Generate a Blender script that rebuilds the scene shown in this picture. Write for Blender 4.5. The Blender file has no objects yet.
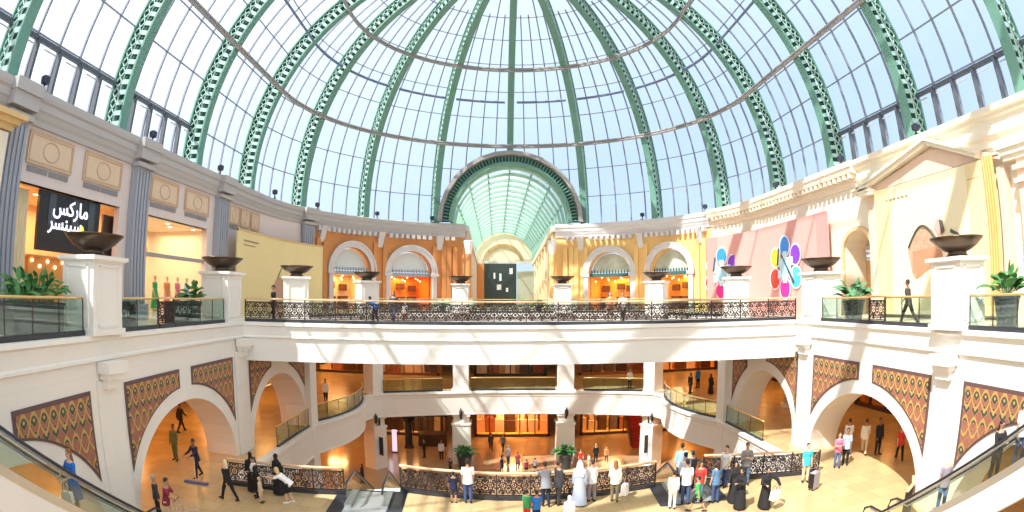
import bpy, math, random
from mathutils import Vector, Matrix, Euler
SC = bpy.context.scene
COL = SC.collection
rnd = random.Random(7)
PI = math.pi
G, L1, L2, EYE = 0.0, 6.25, 12.58, 14.0     # ground floor, middle floor, upper floor, eye height
RW, YC, RD = 18.0, 35.7, 18.7              # facade radius, centre of the round end, dome radius
def D(a): return math.radians(a)
# ------------------------------------------------------------------ materials
MATS = {}
def mat(name, col, rough=0.6, metal=0.0, var=0.06, scale=3.0, emit=None, bump=0.0, spec=0.5, alpha=None):
    if name in MATS: return MATS[name]
    m = bpy.data.materials.new(name); m.use_nodes = True
    nt = m.node_tree; b = nt.nodes['Principled BSDF']
    b.inputs['Roughness'].default_value = rough; b.inputs['Metallic'].default_value = metal
    b.inputs['Specular IOR Level'].default_value = spec
    tc = nt.nodes.new('ShaderNodeTexCoord'); no = nt.nodes.new('ShaderNodeTexNoise')
    no.inputs['Scale'].default_value = scale; no.inputs['Detail'].default_value = 4
    nt.links.new(tc.outputs['Object'], no.inputs['Vector'])
    mx = nt.nodes.new('ShaderNodeMix'); mx.data_type = 'RGBA'
    c = Vector(col)
    mx.inputs[6].default_value = (*(c * (1 - var)), 1); mx.inputs[7].default_value = (*[min(1, x * (1 + var)) for x in c], 1)
    nt.links.new(no.outputs['Fac'], mx.inputs[0]); nt.links.new(mx.outputs[2], b.inputs['Base Color'])
    if bump:
        bp = nt.nodes.new('ShaderNodeBump'); bp.inputs['Strength'].default_value = bump
        nt.links.new(no.outputs['Fac'], bp.inputs['Height']); nt.links.new(bp.outputs[0], b.inputs['Normal'])
    if emit:
        b.inputs['Emission Color'].default_value = (*emit[:3], 1); b.inputs['Emission Strength'].default_value = emit[3]
    MATS[name] = m
    return m
def brick_mat(name, col, joint, bw, bh, rough=0.5, size=0.006, var=0.05, axis='XYZ', spec=0.5, bump=0.0):
    """tiled stone: faint joints and slightly different blocks; axis picks the two coordinates the tiling lies in"""
    if name in MATS: return MATS[name]
    m = bpy.data.materials.new(name); m.use_nodes = True
    nt = m.node_tree; b = nt.nodes['Principled BSDF']; b.inputs['Roughness'].default_value = rough
    b.inputs['Specular IOR Level'].default_value = spec
    tc = nt.nodes.new('ShaderNodeTexCoord'); sp = nt.nodes.new('ShaderNodeSeparateXYZ'); cb = nt.nodes.new('ShaderNodeCombineXYZ')
    nt.links.new(tc.outputs['Object'], sp.inputs[0])
    for i, a in enumerate(axis): nt.links.new(sp.outputs[a], cb.inputs[i])
    br = nt.nodes.new('ShaderNodeTexBrick'); br.inputs['Scale'].default_value = 1
    br.inputs['Brick Width'].default_value = bw; br.inputs['Row Height'].default_value = bh
    br.inputs['Mortar Size'].default_value = size; br.inputs['Mortar Smooth'].default_value = 0.2
    c = Vector(col); br.inputs['Color1'].default_value = (*(c * (1 - var)), 1)
    br.inputs['Color2'].default_value = (*[min(1, x * (1 + var)) for x in c], 1); br.inputs['Mortar'].default_value = (*joint, 1)
    nt.links.new(cb.outputs[0], br.inputs['Vector'])
    no = nt.nodes.new('ShaderNodeTexNoise'); no.inputs['Scale'].default_value = 0.7; no.inputs['Detail'].default_value = 5
    nt.links.new(tc.outputs['Object'], no.inputs['Vector'])
    mx = nt.nodes.new('ShaderNodeMix'); mx.data_type = 'RGBA'; mx.blend_type = 'MULTIPLY'; mx.inputs[0].default_value = 0.5
    rp = nt.nodes.new('ShaderNodeValToRGB'); rp.color_ramp.elements[0].color = (1 - 2 * var, 1 - 2.3 * var, 1 - 2.6 * var, 1)
    rp.color_ramp.elements[0].position = .3; rp.color_ramp.elements[1].position = .7; rp.color_ramp.elements[1].color = (1, 1, 1, 1)
    nt.links.new(no.outputs['Fac'], rp.inputs[0]); nt.links.new(br.outputs['Color'], mx.inputs[6]); nt.links.new(rp.outputs[0], mx.inputs[7])
    nt.links.new(mx.outputs[2], b.inputs['Base Color'])
    MATS[name] = m
    return m
def glass_mat(name, tint, refl=0.08, rough=0.02, diffuse=None):
    """thin glazing: see-through with a little reflection, or partly diffusing when diffuse=(colour, share)"""
    if name in MATS: return MATS[name]
    m = bpy.data.materials.new(name); m.use_nodes = True
    nt = m.node_tree; nt.nodes.clear()
    out = nt.nodes.new('ShaderNodeOutputMaterial'); tr = nt.nodes.new('ShaderNodeBsdfTransparent'); tr.inputs[0].default_value = (*tint, 1)
    gl = nt.nodes.new('ShaderNodeBsdfGlossy'); gl.inputs['Roughness'].default_value = rough; gl.inputs[0].default_value = (.9, .95, .95, 1)
    fr = nt.nodes.new('ShaderNodeLayerWeight'); fr.inputs['Blend'].default_value = refl
    pw = nt.nodes.new('ShaderNodeMath'); pw.operation = 'POWER'; pw.inputs[1].default_value = 4; fr.inputs['Blend'].default_value = .5; nt.links.new(fr.outputs['Facing'], pw.inputs[0])
    ml = nt.nodes.new('ShaderNodeMath'); ml.operation = 'MULTIPLY_ADD'; ml.inputs[1].default_value = .45; ml.inputs[2].default_value = refl * .5; nt.links.new(pw.outputs[0], ml.inputs[0])
    mx = nt.nodes.new('ShaderNodeMixShader'); nt.links.new(ml.outputs[0], mx.inputs[0])
    nt.links.new(tr.outputs[0], mx.inputs[1]); nt.links.new(gl.outputs[0], mx.inputs[2])
    last = mx
    if diffuse:
        df = nt.nodes.new('ShaderNodeBsdfTranslucent'); df.inputs[0].default_value = (*diffuse[0], 1)
        dd = nt.nodes.new('ShaderNodeBsdfDiffuse'); dd.inputs[0].default_value = (*diffuse[0], 1)
        m1 = nt.nodes.new('ShaderNodeMixShader'); m1.inputs[0].default_value = .4; nt.links.new(df.outputs[0], m1.inputs[1]); nt.links.new(dd.outputs[0], m1.inputs[2])
        m2 = nt.nodes.new('ShaderNodeMixShader'); m2.inputs[0].default_value = diffuse[1]
        nt.links.new(mx.outputs[0], m2.inputs[1]); nt.links.new(m1.outputs[0], m2.inputs[2]); last = m2
    nt.links.new(last.outputs[0], out.inputs[0])
    MATS[name] = m
    return m
# ------------------------------------------------------------------ mesh builder
class MB:
    def __init__(s): s.v = []; s.f = []
    def add(s, vs, fs):
        o = len(s.v); s.v += [tuple(p) for p in vs]; s.f += [tuple(i + o for i in f) for f in fs]; return s
    def quad(s, a, b, c, d): return s.add([a, b, c, d], [(0, 1, 2, 3)])
    def box(s, x0, x1, y0, y1, z0, z1):
        return s.add([(x, y, z) for z in (z0, z1) for y in (y0, y1) for x in (x0, x1)],
                     [(0, 2, 3, 1), (4, 5, 7, 6), (0, 1, 5, 4), (2, 6, 7, 3), (0, 4, 6, 2), (1, 3, 7, 5)])
    def obox(s, c, h, rz=0.0, mtx=None):
        """box centred at c with half sizes h, turned rz about z (or by the 3x3 mtx)"""
        m = mtx or Matrix.Rotation(rz, 3, 'Z'); c = Vector(c)
        vs = [c + m @ Vector((sx * h[0], sy * h[1], sz * h[2])) for sz in (-1, 1) for sy in (-1, 1) for sx in (-1, 1)]
        return s.add(vs, [(0, 2, 3, 1), (4, 5, 7, 6), (0, 1, 5, 4), (2, 6, 7, 3), (0, 4, 6, 2), (1, 3, 7, 5)])
    def bar(s, a, b, w, t, up=(0, 0, 1)):
        """square bar from a to b, w wide, t thick along up"""
        a = Vector(a); b = Vector(b); d = (b - a).normalized(); u = Vector(up); sd = d.cross(u)
        if sd.length < 1e-4: sd = d.cross(Vector((1, 0, 0)))
        sd.normalize(); u = sd.cross(d).normalized(); sd = sd * w / 2; u = u * t / 2
        vs = [p + q for p in (a, b) for q in (-sd - u, sd - u, sd + u, -sd + u)]
        return s.add(vs, [(0, 1, 2, 3), (7, 6, 5, 4), (0, 4, 5, 1), (1, 5, 6, 2), (2, 6, 7, 3), (3, 7, 4, 0)])
    def tube(s, pts, r, n=6, closed=False, r1=None):
        pts = [Vector(p) for p in pts]; k = len(pts); rings = []; up = Vector((0, 0, 1)); o = len(s.v)
        for i, p in enumerate(pts):
            d = (pts[(i + 1) % k] - pts[i - 1]) if closed else (pts[min(i + 1, k - 1)] - pts[max(i - 1, 0)])
            d.normalize(); sd = d.cross(up)
            if sd.length < 1e-3: sd = d.cross(Vector((1, 0, 0)))
            sd.normalize(); u = sd.cross(d); rr = r if r1 is None else r + (r1 - r) * i / (k - 1)
            for j in range(n):
                a = 2 * PI * j / n; s.v.append(tuple(p + (sd * math.cos(a) + u * math.sin(a)) * rr))
        for i in range(k if closed else k - 1):
            for j in range(n):
                a, b = o + i * n, o + ((i + 1) % k) * n; s.f.append((a + j, a + (j + 1) % n, b + (j + 1) % n, b + j))
        if not closed:
            s.f.append(tuple(o + j for j in range(n))[::-1]); s.f.append(tuple(o + (k - 1) * n + j for j in range(n)))
        return s
    def lathe(s, prof, c=(0, 0, 0), n=24, sx=1, sy=1):
        o = len(s.v)
        for r, z in prof:
            for j in range(n):
                a = 2 * PI * j / n; s.v.append((c[0] + sx * r * math.cos(a), c[1] + sy * r * math.sin(a), c[2] + z))
        for i in range(len(prof) - 1):
            for j in range(n): s.f.append((o + i * n + j, o + i * n + (j + 1) % n, o + (i + 1) * n + (j + 1) % n, o + (i + 1) * n + j))
        s.f.append(tuple(o + j for j in range(n))[::-1]); k = o + (len(prof) - 1) * n; s.f.append(tuple(k + j for j in range(n)))
        return s
    def prism(s, poly, z0, z1):
        n = len(poly); vs = [(x, y, z0) for x, y in poly] + [(x, y, z1) for x, y in poly]
        return s.add(vs, [tuple(range(n))[::-1], tuple(range(n, 2 * n))] + [(i, (i + 1) % n, n + (i + 1) % n, n + i) for i in range(n)])
    def extrude3(s, poly, d):
        """polygon of 3-D points pushed along d"""
        n = len(poly); d = Vector(d); vs = [Vector(p) for p in poly] + [Vector(p) + d for p in poly]
        return s.add(vs, [tuple(range(n))[::-1], tuple(range(n, 2 * n))] + [(i, (i + 1) % n, n + (i + 1) % n, n + i) for i in range(n)])
    def sweep(s, prof, path, close_prof=True, closed=False, caps=True):
        """profile (offset along the path normal, z) along path of (x, y, nx, ny)"""
        m = len(prof); k = len(path); o = len(s.v)
        for x, y, nx, ny in path:
            for a, z in prof: s.v.append((x + nx * a, y + ny * a, z))
        for i in range(k if closed else k - 1):
            for j in range(m if close_prof else m - 1):
                a, b = o + i * m, o + ((i + 1) % k) * m; s.f.append((a + j, a + (j + 1) % m, b + (j + 1) % m, b + j))
        if close_prof and caps and not closed:
            s.f.append(tuple(o + j for j in range(m))[::-1]); s.f.append(tuple(o + (k - 1) * m + j for j in range(m)))
        return s
    def build(s, name, m=None, parent=None, smooth=False, fix=True):
        me = bpy.data.meshes.new(name); me.from_pydata(s.v, [], s.f); me.update()
        if fix:
            import bmesh
            b = bmesh.new(); b.from_mesh(me); bmesh.ops.recalc_face_normals(b, faces=b.faces); b.to_mesh(me); b.free()
        if m: me.materials.append(m)
        if smooth: me.shade_smooth()
        o = bpy.data.objects.new(name, me); COL.objects.link(o)
        if parent: o.parent = parent
        return o
def tag(o, label=None, cat=None, group=None, kind=None):
    if label: o['label'] = label
    if cat: o['category'] = cat
    if group: o['group'] = group
    if kind: o['kind'] = kind
    return o
def thing(name, label, cat, loc=(0, 0, 0), rz=0.0, group=None):
    o = bpy.data.objects.new(name, None); COL.objects.link(o); o.location = loc; o.rotation_euler = (0, 0, rz); o.empty_display_size = .2
    return tag(o, label, cat, group)
def struct(o, label=None, cat=None): return tag(o, label, cat, None, 'structure')
KIDS = {}
def copy_tree(src, name=None):
    c = src.copy(); COL.objects.link(c)
    if name: c.name = name
    def rec(a, b):
        for ch in list(a.children):
            d = ch.copy(); COL.objects.link(d); d.parent = b; d.matrix_parent_inverse = ch.matrix_parent_inverse.copy(); rec(ch, d)
    rec(src, c)
    return c
def setmat(o, m):
    """give a copy its own material without touching the shared mesh"""
    o.material_slots[0].link = 'OBJECT'; o.material_slots[0].material = m
def lit(name, loc, power, col, size, kind='AREA', rot=(0, 0, 0), sy=None):
    l = bpy.data.lights.new(name, kind); l.energy = power; l.color = col
    if kind == 'AREA':
        l.size = size
        if sy: l.shape = 'RECTANGLE'; l.size_y = sy
    elif kind == 'POINT': l.shadow_soft_size = size
    o = bpy.data.objects.new(name, l); COL.objects.link(o); o.location = loc; o.rotation_euler = rot
    return o
# ------------------------------------------------------------------ plan curves
def W(y): return 13.5 - 0.9 * ((22 - min(y, 22.0)) / 14) ** 2 - max(0.0, y - 24.4) * .19      # half width of the near well
def fac(a, r=RW):
    """point on the round end at a degrees from its middle"""
    return (r * math.sin(D(a)), YC + r * math.cos(D(a)), math.sin(D(a)), math.cos(D(a)))
def side_path(s, y0, a_end, r=RW, step=3.0, y_end=YC):
    """facade line from y0 along the straight side s (+1 right) and round to a_end degrees"""
    p = [(s * r, y0, s, 0.0)]
    if a_end is None: return p + [(s * r, y_end, s, 0.0)]
    n = max(2, int((90 - a_end) / step))
    for i in range(n + 1):
        p.append(fac(s * (90 - (90 - a_end) * i / n), r))
    return p
def bridge_y(x): return 25.9 - 1.6 * (x / 13.5) ** 2
# ------------------------------------------------------------------ palette
STONE = brick_mat('cream_stone', (.82, .785, .725), (.765, .725, .66), 2.2, .95, .55, .008, .015, 'YZX')
STONEX = brick_mat('cream_stone_front', (.83, .80, .74), (.80, .765, .70), 2.6, 1.9, .55, .006, .012, 'XZY')
PLAIN = mat('cream_plaster', (.82, .79, .73), .6, var=.03)
TILE = brick_mat('tan_floor_tile', (.58, .42, .22), (.46, .31, .14), .9, .9, .22, .012, .09, 'XYZ')
TILE2 = brick_mat('pale_floor_tile', (.70, .62, .48), (.55, .47, .34), .9, .9, .25, .012, .06, 'XYZ')
BROWNT = mat('brown_plaster', (.52, .33, .17), .6, var=.08)
CEIL = mat('warm_ceiling', (.72, .58, .40), .7)
GREEN = mat('rib_green', (.145, .315, .245), .5, var=.1)
GREENL = mat('rib_pale_green', (.42, .61, .53), .5, var=.08)
GREEND = mat('dark_green_rib_shade', (.035, .10, .085), .6, var=.1)
PIPE = mat('grey_pipe', (.33, .31, .30), .5, var=.08)
PIPEB = mat('blue_grey_pipe', (.16, .19, .32), .5, var=.08)
BARM = mat('glazing_bar_grey', (.25, .27, .35), .5, var=.06)
POSTM = mat('dark_post', (.10, .11, .13), .5)
GLASS = glass_mat('roof_glass', (.95, .98, 1.0), .03)
RGLASS = glass_mat('rail_glass', (.80, .90, .86), .12)
GOLD = mat('gold_handrail', (.75, .52, .22), .3, .6, var=.05)
WOOD = mat('pale_wood_handrail', (.66, .45, .26), .35, var=.1)
IRON = mat('wrought_iron', (.055, .035, .03), .45, .3)
KERB = mat('dark_kerb', (.03, .032, .04), .4)
BRONZE = mat('dark_bronze', (.10, .066, .045), .32, .7, var=.15)
GREY = mat('grey_pilaster', (.36, .38, .43), .6, var=.04)
GREYC = mat('grey_cornice', (.46, .44, .43), .6, var=.04)
PINKW = mat('pale_pink_wall', (.72, .62, .58), .7, var=.03)
CREAMW = mat('warm_cream_wall', (.82, .70, .56), .65, var=.04)
CREAML = mat('light_cream', (.83, .75, .60), .6, var=.03)
ORANGE = mat('orange_render', (.62, .26, .085), .75, var=.1)
YELLOW = mat('yellow_render', (.80, .52, .20), .75, var=.08)
TRIM = mat('grey_white_trim', (.62, .60, .60), .6, var=.03)
BLACK = mat('black_panel', (.012, .013, .016), .3)
WHITE = mat('white_paint', (.86, .86, .84), .5, var=.02)
# ------------------------------------------------------------------ slabs
from mathutils.geometry import tessellate_polygon
def slab(name, outer, holes, z0, z1, m):
    loops = [outer] + holes; flat = [p for l in loops for p in l]
    tris = tessellate_polygon([[Vector((x, y, 0)) for x, y in l] for l in loops]); n = len(flat)
    b = MB(); b.v = [(x, y, z1) for x, y in flat] + [(x, y, z0) for x, y in flat]
    b.f = [tuple(t) for t in tris] + [tuple(i + n for i in t)[::-1] for t in tris]
    o = 0
    for l in loops:
        k = len(l)
        for i in range(k): a, c = o + i, o + (i + 1) % k; b.f.append((a, c, c + n, a + n))
        o += k
    return b.build(name, m)
def normals(pts, flip=1, closed=False):
    out = []; k = len(pts)
    for i, p in enumerate(pts):
        a = pts[i - 1] if (i or closed) else p; c = pts[(i + 1) % k] if (i < k - 1 or closed) else p
        dx, dy = c[0] - a[0], c[1] - a[1]; l = math.hypot(dx, dy) or 1
        out.append((p[0], p[1], flip * dy / l, -flip * dx / l))
    return out
def mirror(pts): return [(-x, y) for x, y in pts][::-1]
def arc3(p0, p1, sag, n):
    """points from p0 to p1 bowed sideways by sag"""
    mx, my = (p0[0] + p1[0]) / 2, (p0[1] + p1[1]) / 2; dx, dy = p1[0] - p0[0], p1[1] - p0[1]; l = math.hypot(dx, dy)
    return [(p0[0] + dx * t - dy / l * sag * 4 * t * (1 - t), p0[1] + dy * t + dx / l * sag * 4 * t * (1 - t)) for t in [i / n for i in range(n + 1)]]
side_r = [(12.1, 19.5), (12.1, 25.0), (12.1, 30.9)] + arc3((12.1, 30.9), (11.35, 40.3), 1.0, 14)[1:] + [(11.0, 41.4), (10.2, 42.0)]
far_arc = arc3((10.2, 42.0), (-10.2, 42.0), -2.2, 18)
near_l1 = [(-12.1, 19.45), (-9.9, 19.6), (-7.4, 19.8), (-5.2, 20.65), (-3.5, 20.3), (-1.2, 19.95), (.3, 19.9), (2.6, 20.15), (4.8, 20.65), (7.05, 20.85), (9.1, 20.2)]
hole_l1 = near_l1 + side_r + far_arc[1:] + mirror(side_r)[1:-1]
hole_near = [(-12.7, 1.0), (12.7, 1.0), (12.7, 12.9), (13.1, 14.0), (11.6, 13.1), (9.6, 12.8), (-9.6, 12.8), (-13.1, 12.8), (-12.9, 9.0)]
struct(slab('floor_ground', [(-32, -4), (32, -4), (32, 78), (-32, 78)], [], -.3, G, mat('brown_marble', (.42, .27, .15), .14, var=.25, scale=.6)), 'pale tiled ground floor seen down the well', 'floor')
struct(slab('floor_middle', [(-24, 0.5), (24, .5), (24, 60), (-24, 60)], [hole_l1, hole_near], L1 - 1.6, L1, TILE), 'tan tiled middle floor carrying the crowd', 'floor')
ring2 = [(12.3, 29.6), (12.3, 31.5)] + arc3((12.3, 31.5), (11.2, 40.8), 1.4, 12)[1:] + [(10.6, 41.6)]
far2 = arc3((10.6, 41.6), (-10.6, 41.6), -2.2, 18)
hole2 = arc3((-12.3, 29.6), (12.3, 29.6), 0.0, 6)[:-1] + ring2 + far2[1:] + mirror(ring2)[1:-1]
ys = [1 + 25.0 * i / 24 for i in range(25)]
wl = [(-W(y) - .04, y) for y in ys if y < 24.2]; wr = [(W(y) + .04, y) for y in ys if y < 24.0]
brl = [(-13.5 + 27.0 * i / 24, bridge_y(-13.5 + 27.0 * i / 24)) for i in range(25)]
hole1 = wr + [(x, y) for x, y in brl[::-1]] + wl[::-1]
out2 = [(-23, .2), (23, .2), (23, 86), (-23, 86)]
struct(slab('floor_upper', out2, [hole1, hole2], 10.75, L2, TILE2), 'upper floor walkway round the well', 'floor')
# fascias
fp = [(0.0, 12.585), (-.14, 12.585), (-.16, 12.42), (-.08, 12.36), (-.05, 11.95), (-.09, 11.90), (-.09, 11.84), (0.0, 11.80), (0.0, 10.72), (.35, 10.72), (.35, 12.585)]
o = MB().sweep(fp, normals([(x, y - .02) for x, y in brl], -1)).build('trim_1', STONEX); struct(o, 'cream fascia of the bridge under the iron railing', 'fascia')
f1 = [(a - .03, z) for a, z in [(0.0, L1 + .005), (-.12, L1 + .005), (-.14, L1 - .16), (-.04, L1 - .22), (-.04, L1 - .42), (0, L1 - .46), (0, 4.42), (-.03, 4.40), (-.03, 4.32), (.3, 4.32), (.3, L1 + .005)]]
hl = [(x, y) for x, y in hole_l1]
o = MB().sweep(f1, normals(hl, 1, True), closed=True).build('trim_2', PLAIN); struct(o, 'cream fascia round the middle floor well', 'fascia')
o = MB().sweep([(-.03, L2 + .005), (-.15, L2 + .005), (-.15, 12.3), (-.03, 12.2), (-.03, 10.72), (.3, 10.72), (.3, L2 + .005)], normals(hole2, 1, True), closed=True).build('trim_3', PLAIN); struct(o, 'cream fascia of the upper floor round the far well', 'fascia')
# ------------------------------------------------------------------ arcade walls under the side walkways
BAYS = {-1: [(8.0, 3.3, 12.25), (18.65, 14.25, 23.05), (27.55, 24.7, 30.4)], 1: [(7.6, 3.3, 11.95), (18.15, 13.8, 22.5), (26.9, 23.95, 29.9)]}
ARCH_A = (4.3, 4.3, 2.72); AB = 3.45
def arch_z(s, y):
    for (yc, a, b), w in zip(BAYS[s], ARCH_A):
        if abs(y - yc) < w: return L1 + AB * math.sqrt(max(0, 1 - ((y - yc) / w) ** 2))
    return L1
for s, nm in ((-1, 'wall_left'), (1, 'wall_right')):
    ysamp = sorted({round(2.2 + .35 * i, 3) for i in range(94)} | {round(yc + w * math.sin(PI / 2 * k / 10), 4) for (yc, _, _), w in zip(BAYS[s], ARCH_A) for k in range(-10, 11)} | {24.4})
    ysamp = [y for y in ysamp if 3.2 < y <= 31.1]; b = MB()
    for x_off in (0.0, 1.7):
        for y0, y1 in zip(ysamp, ysamp[1:]):
            q = [(s * (W(y0) + x_off), y0, arch_z(s, y0)), (s * (W(y1) + x_off), y1, arch_z(s, y1)), (s * (W(y1) + x_off), y1, L2 - .02), (s * (W(y0) + x_off), y0, L2 - .02)]
            b.add(q, [(0, 1, 2, 3) if (s < 0) == (x_off == 0) else (3, 2, 1, 0)])
    for y0, y1 in zip(ysamp, ysamp[1:]):
        z0, z1 = arch_z(s, y0), arch_z(s, y1)
        if z0 > L1 or z1 > L1:
            b.quad((s * W(y0), y0, z0), (s * (W(y0) + 1.7), y0, z0), (s * (W(y1) + 1.7), y1, z1), (s * W(y1), y1, z1))
    struct(b.build(nm, STONE), 'cream stone arcade wall on the %s side under the walkway' % nm[5:], 'wall')
    # cream mouldings: fascia band at the top and the raised rim of each arch
    path = [(s * W(y), y, s, 0) for y in [2.2 + .9 * i for i in range(26)] if y < 24.0] + [(s * 13.5, 24.42, s, 0)]
    o = MB().sweep([(0, 12.585), (-.16, 12.585), (-.18, 12.45), (-.08, 12.38), (-.05, 11.95), (-.10, 11.9), (-.10, 11.82), (0, 11.78), (.3, 11.78), (.3, 12.585)], path).build('trim_4' if s < 0 else 'trim_5', PLAIN)
    struct(o, 'cream band along the top of the %s arcade wall' % nm[5:], 'fascia')
# mosaic panels in the corners of the arches
def mosaic_mat():
    m = bpy.data.materials.new('mosaic'); m.use_nodes = True; nt = m.node_tree; b = nt.nodes['Principled BSDF']; b.inputs['Roughness'].default_value = .5
    tc = nt.nodes.new('ShaderNodeTexCoord'); sp = nt.nodes.new('ShaderNodeSeparateXYZ'); nt.links.new(tc.outputs['Object'], sp.inputs[0])
    def M(op, a, v=None):
        n = nt.nodes.new('ShaderNodeMath'); n.operation = op
        for i, x in enumerate((a, v)):
            if x is None: continue
            if isinstance(x, (int, float)): n.inputs[i].default_value = x
            else: nt.links.new(x, n.inputs[i])
        return n.outputs[0]
    y = M('MULTIPLY', sp.outputs['Y'], 1.15); z = M('MULTIPLY', sp.outputs['Z'], 1.15)
    # interlaced gold bands: two families of wavy lines
    def band(sgn, amp, w):
        ph = M('ADD', M('MULTIPLY', y, 2 * PI * .95), 0.0); wv = M('MULTIPLY', M('SINE', ph), amp * sgn)
        t = M('FRACT', M('ADD', M('ADD', M('MULTIPLY', z, .95), wv), 10.0)); return M('LESS_THAN', M('ABSOLUTE', M('SUBTRACT', t, .5)), w)
    g = M('MAXIMUM', band(1, .33, .062), band(-1, .33, .062))
    vy = M('FRACT', M('ADD', M('MULTIPLY', y, 1.9), 10.0)); vz = M('FRACT', M('ADD', M('MULTIPLY', z, 1.9), 10.25))
    dy = M('ABSOLUTE', M('SUBTRACT', vy, .5)); dz = M('ABSOLUTE', M('SUBTRACT', vz, .5))
    star = M('LESS_THAN', M('ADD', dy, dz), .40); spot = M('LESS_THAN', M('ADD', M('POWER', dy, 2), M('POWER', dz, 2)), .012)
    rowz = M('FRACT', M('ADD', M('MULTIPLY', z, .48), 10.62)); row = M('LESS_THAN', rowz, .55)
    g2 = M('LESS_THAN', M('ABSOLUTE', M('SUBTRACT', M('ADD', dy, dz), .46)), .035)
    def mix(f, c1, c2):
        n = nt.nodes.new('ShaderNodeMix'); n.data_type = 'RGBA'; nt.links.new(f, n.inputs[0])
        for i, c in ((6, c1), (7, c2)):
            if isinstance(c, tuple): n.inputs[i].default_value = (*c, 1)
            else: nt.links.new(c, n.inputs[i])
        return n.outputs[2]
    c = mix(M('MULTIPLY', star, row), (.32, .125, .085), (.05, .075, .05))
    c = mix(g2, c, (.42, .22, .12)); c = mix(g, c, (.50, .33, .10)); c = mix(M('MULTIPLY', spot, row), c, (.50, .33, .12))
    nt.links.new(c, b.inputs['Base Color']); return m
MOS = mosaic_mat(); MOSB = mat('mosaic_border', (.13, .075, .075), .5, var=.1)
OA, OB = 4.95, 4.1
def panel(s, y0, y1, yc, grow, off, th):
    n = 26; b = MB(); a, bb = (OA if yc < 25 else 3.25) - grow * .6, OB - grow * .6
    ylo, yhi = y0 - grow, y1 + grow; top = 10.86 + grow; o = 0
    rows = []
    for i in range(n + 1):
        y = ylo + (yhi - ylo) * i / n; zl = L1 + bb * math.sqrt(max(0, 1 - min(1, abs(y - yc) / a) ** 2)); rows.append((y, min(zl, top - .01)))
    for (ya, za), (yb, zb) in zip(rows, rows[1:]):
        xa, xb = s * (W(ya) - off), s * (W(yb) - off); xa2, xb2 = s * (W(ya) - .012), s * (W(yb) - .012)
        b.quad((xa, ya, za), (xb, yb, zb), (xb, yb, top), (xa, ya, top))
        b.quad((xa, ya, za), (xb, yb, zb), (xb2, yb, zb), (xa2, ya, za)); b.quad((xa, ya, top), (xb, yb, top), (xb2, yb, top), (xa2, ya, top))
    for y, z in (rows[0], rows[-1]):
        x, x2 = s * (W(y) - off), s * (W(y) - .012); b.quad((x, y, z), (x, y, top), (x2, y, top), (x2, y, z))
    return b
where = {(-1, 0): 'left wall, over the escalator arch', (-1, 1): 'left wall, over the open arch', (-1, 2): 'left wall, at the bridge corner',
         (1, 0): 'right wall, over the escalator arch', (1, 1): 'right wall, over the sunlit arch', (1, 2): 'right wall, at the bridge corner'}
for s in (-1, 1):
    for bi, (yc, ya, yb) in enumerate(BAYS[s]):
        for near in (0, 1):
            y0, y1 = ((ya + .12, yc - .62) if near == 0 else (yc + .62, yb - .12))
            if bi == 0 and near == 0: continue          # outside the frame
            if bi == 2: y0, y1 = (ya + .15, 26.6) if near == 0 else (28.6, yb - .15)
            o = panel(s, y0, y1, yc, 0, .05, 1).build('mosaic_panel', MOS)
            side = 'nearer' if near == 0 else 'farther'
            lab = '%s red and gold mosaic panel on the %s' % (side, where[(s, bi)])
            if bi == 0: lab = 'red and gold mosaic panel on the %s' % where[(s, bi)]
            tag(o, lab, 'mosaic', 'mosaic panels round the arches')
            p = panel(s, y0, y1, yc, .13, .03, 1).build('border', MOSB, o)
# corbels on the piers
for s in (-1, 1):
    for i, y in enumerate((13.25, 23.9) if s < 0 else (12.88, 23.2)):
        x = s * (W(y) - .02); b = MB()
        b.obox((x - s * .31, y, 11.62), (.26, .52, .17)); b.obox((x - s * .25, y, 11.36), (.2, .42, .10)); b.obox((x - s * .18, y, 11.12), (.13, .34, .15))
        o = b.build('stone_corbel', PLAIN)
        tag(o, 'cream stone corbel under the %s of the %s walkway' % (('nearer pillar', 'farther pillar')[i], ('left', 'right')[s > 0]), 'corbel', 'stone corbels on the piers')
        b = MB(); z0 = L1
        b.box(x - s * .0, x - s * .09, y - .62, y + .62, L1, 11.2) if s > 0 else b.box(x + .0, x + .09, y - .62, y + .62, L1, 11.2)
        struct(b.build('trim_%d' % (6 + i + (2 if s > 0 else 0)), STONE), 'flat cream pier strip between arches', 'pier')
# columns round the far well
def column(x, y, w, rz, label):
    t = thing('column', label, 'column', (x, y, G), rz, 'columns round the far well'); t['kind'] = 'structure'
    b = MB(); b.obox((0, 0, 1.7), (w * .5, w * .5, 1.7)); b.build('pedestal', PLAIN, t)
    b = MB(); b.obox((0, 0, 3.48), (w * .55, w * .55, .09)); b.obox((0, 0, 7.9), (w * .43, w * .43, 4.4)); b.obox((0, 0, 6.2), (w * .53, w * .53, .14)); b.obox((0, 0, 4.2), (w * .5, w * .5, .08)); b.build('shaft', PLAIN, t)
    return t
column(-4.2, 44.6, 1.45, 0, 'cream square column left of centre beyond the far well')
column(4.3, 44.6, 1.45, 0, 'cream square column right of centre beyond the far well')
column(-11.0, 42.3, 1.3, D(-35), 'cream square column at the left corner of the far well')
column(11.1, 42.3, 1.3, D(35), 'cream square column at the right corner of the far well')
for s in (-1, 1):
    b = MB(); b.box(min(s * 12.04, s * 13.7), max(s * 12.04, s * 13.7), 30.1, 31.25, G, 12.5); b.box(min(s * 12.0, s * 13.7), max(s * 12.0, s * 13.7), 30.05, 31.3, 5.9, 6.3)
    struct(b.build('pier', PLAIN), 'cream pier on the %s where the curved balcony starts' % ('left', 'right')[s > 0], 'pier')
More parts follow.
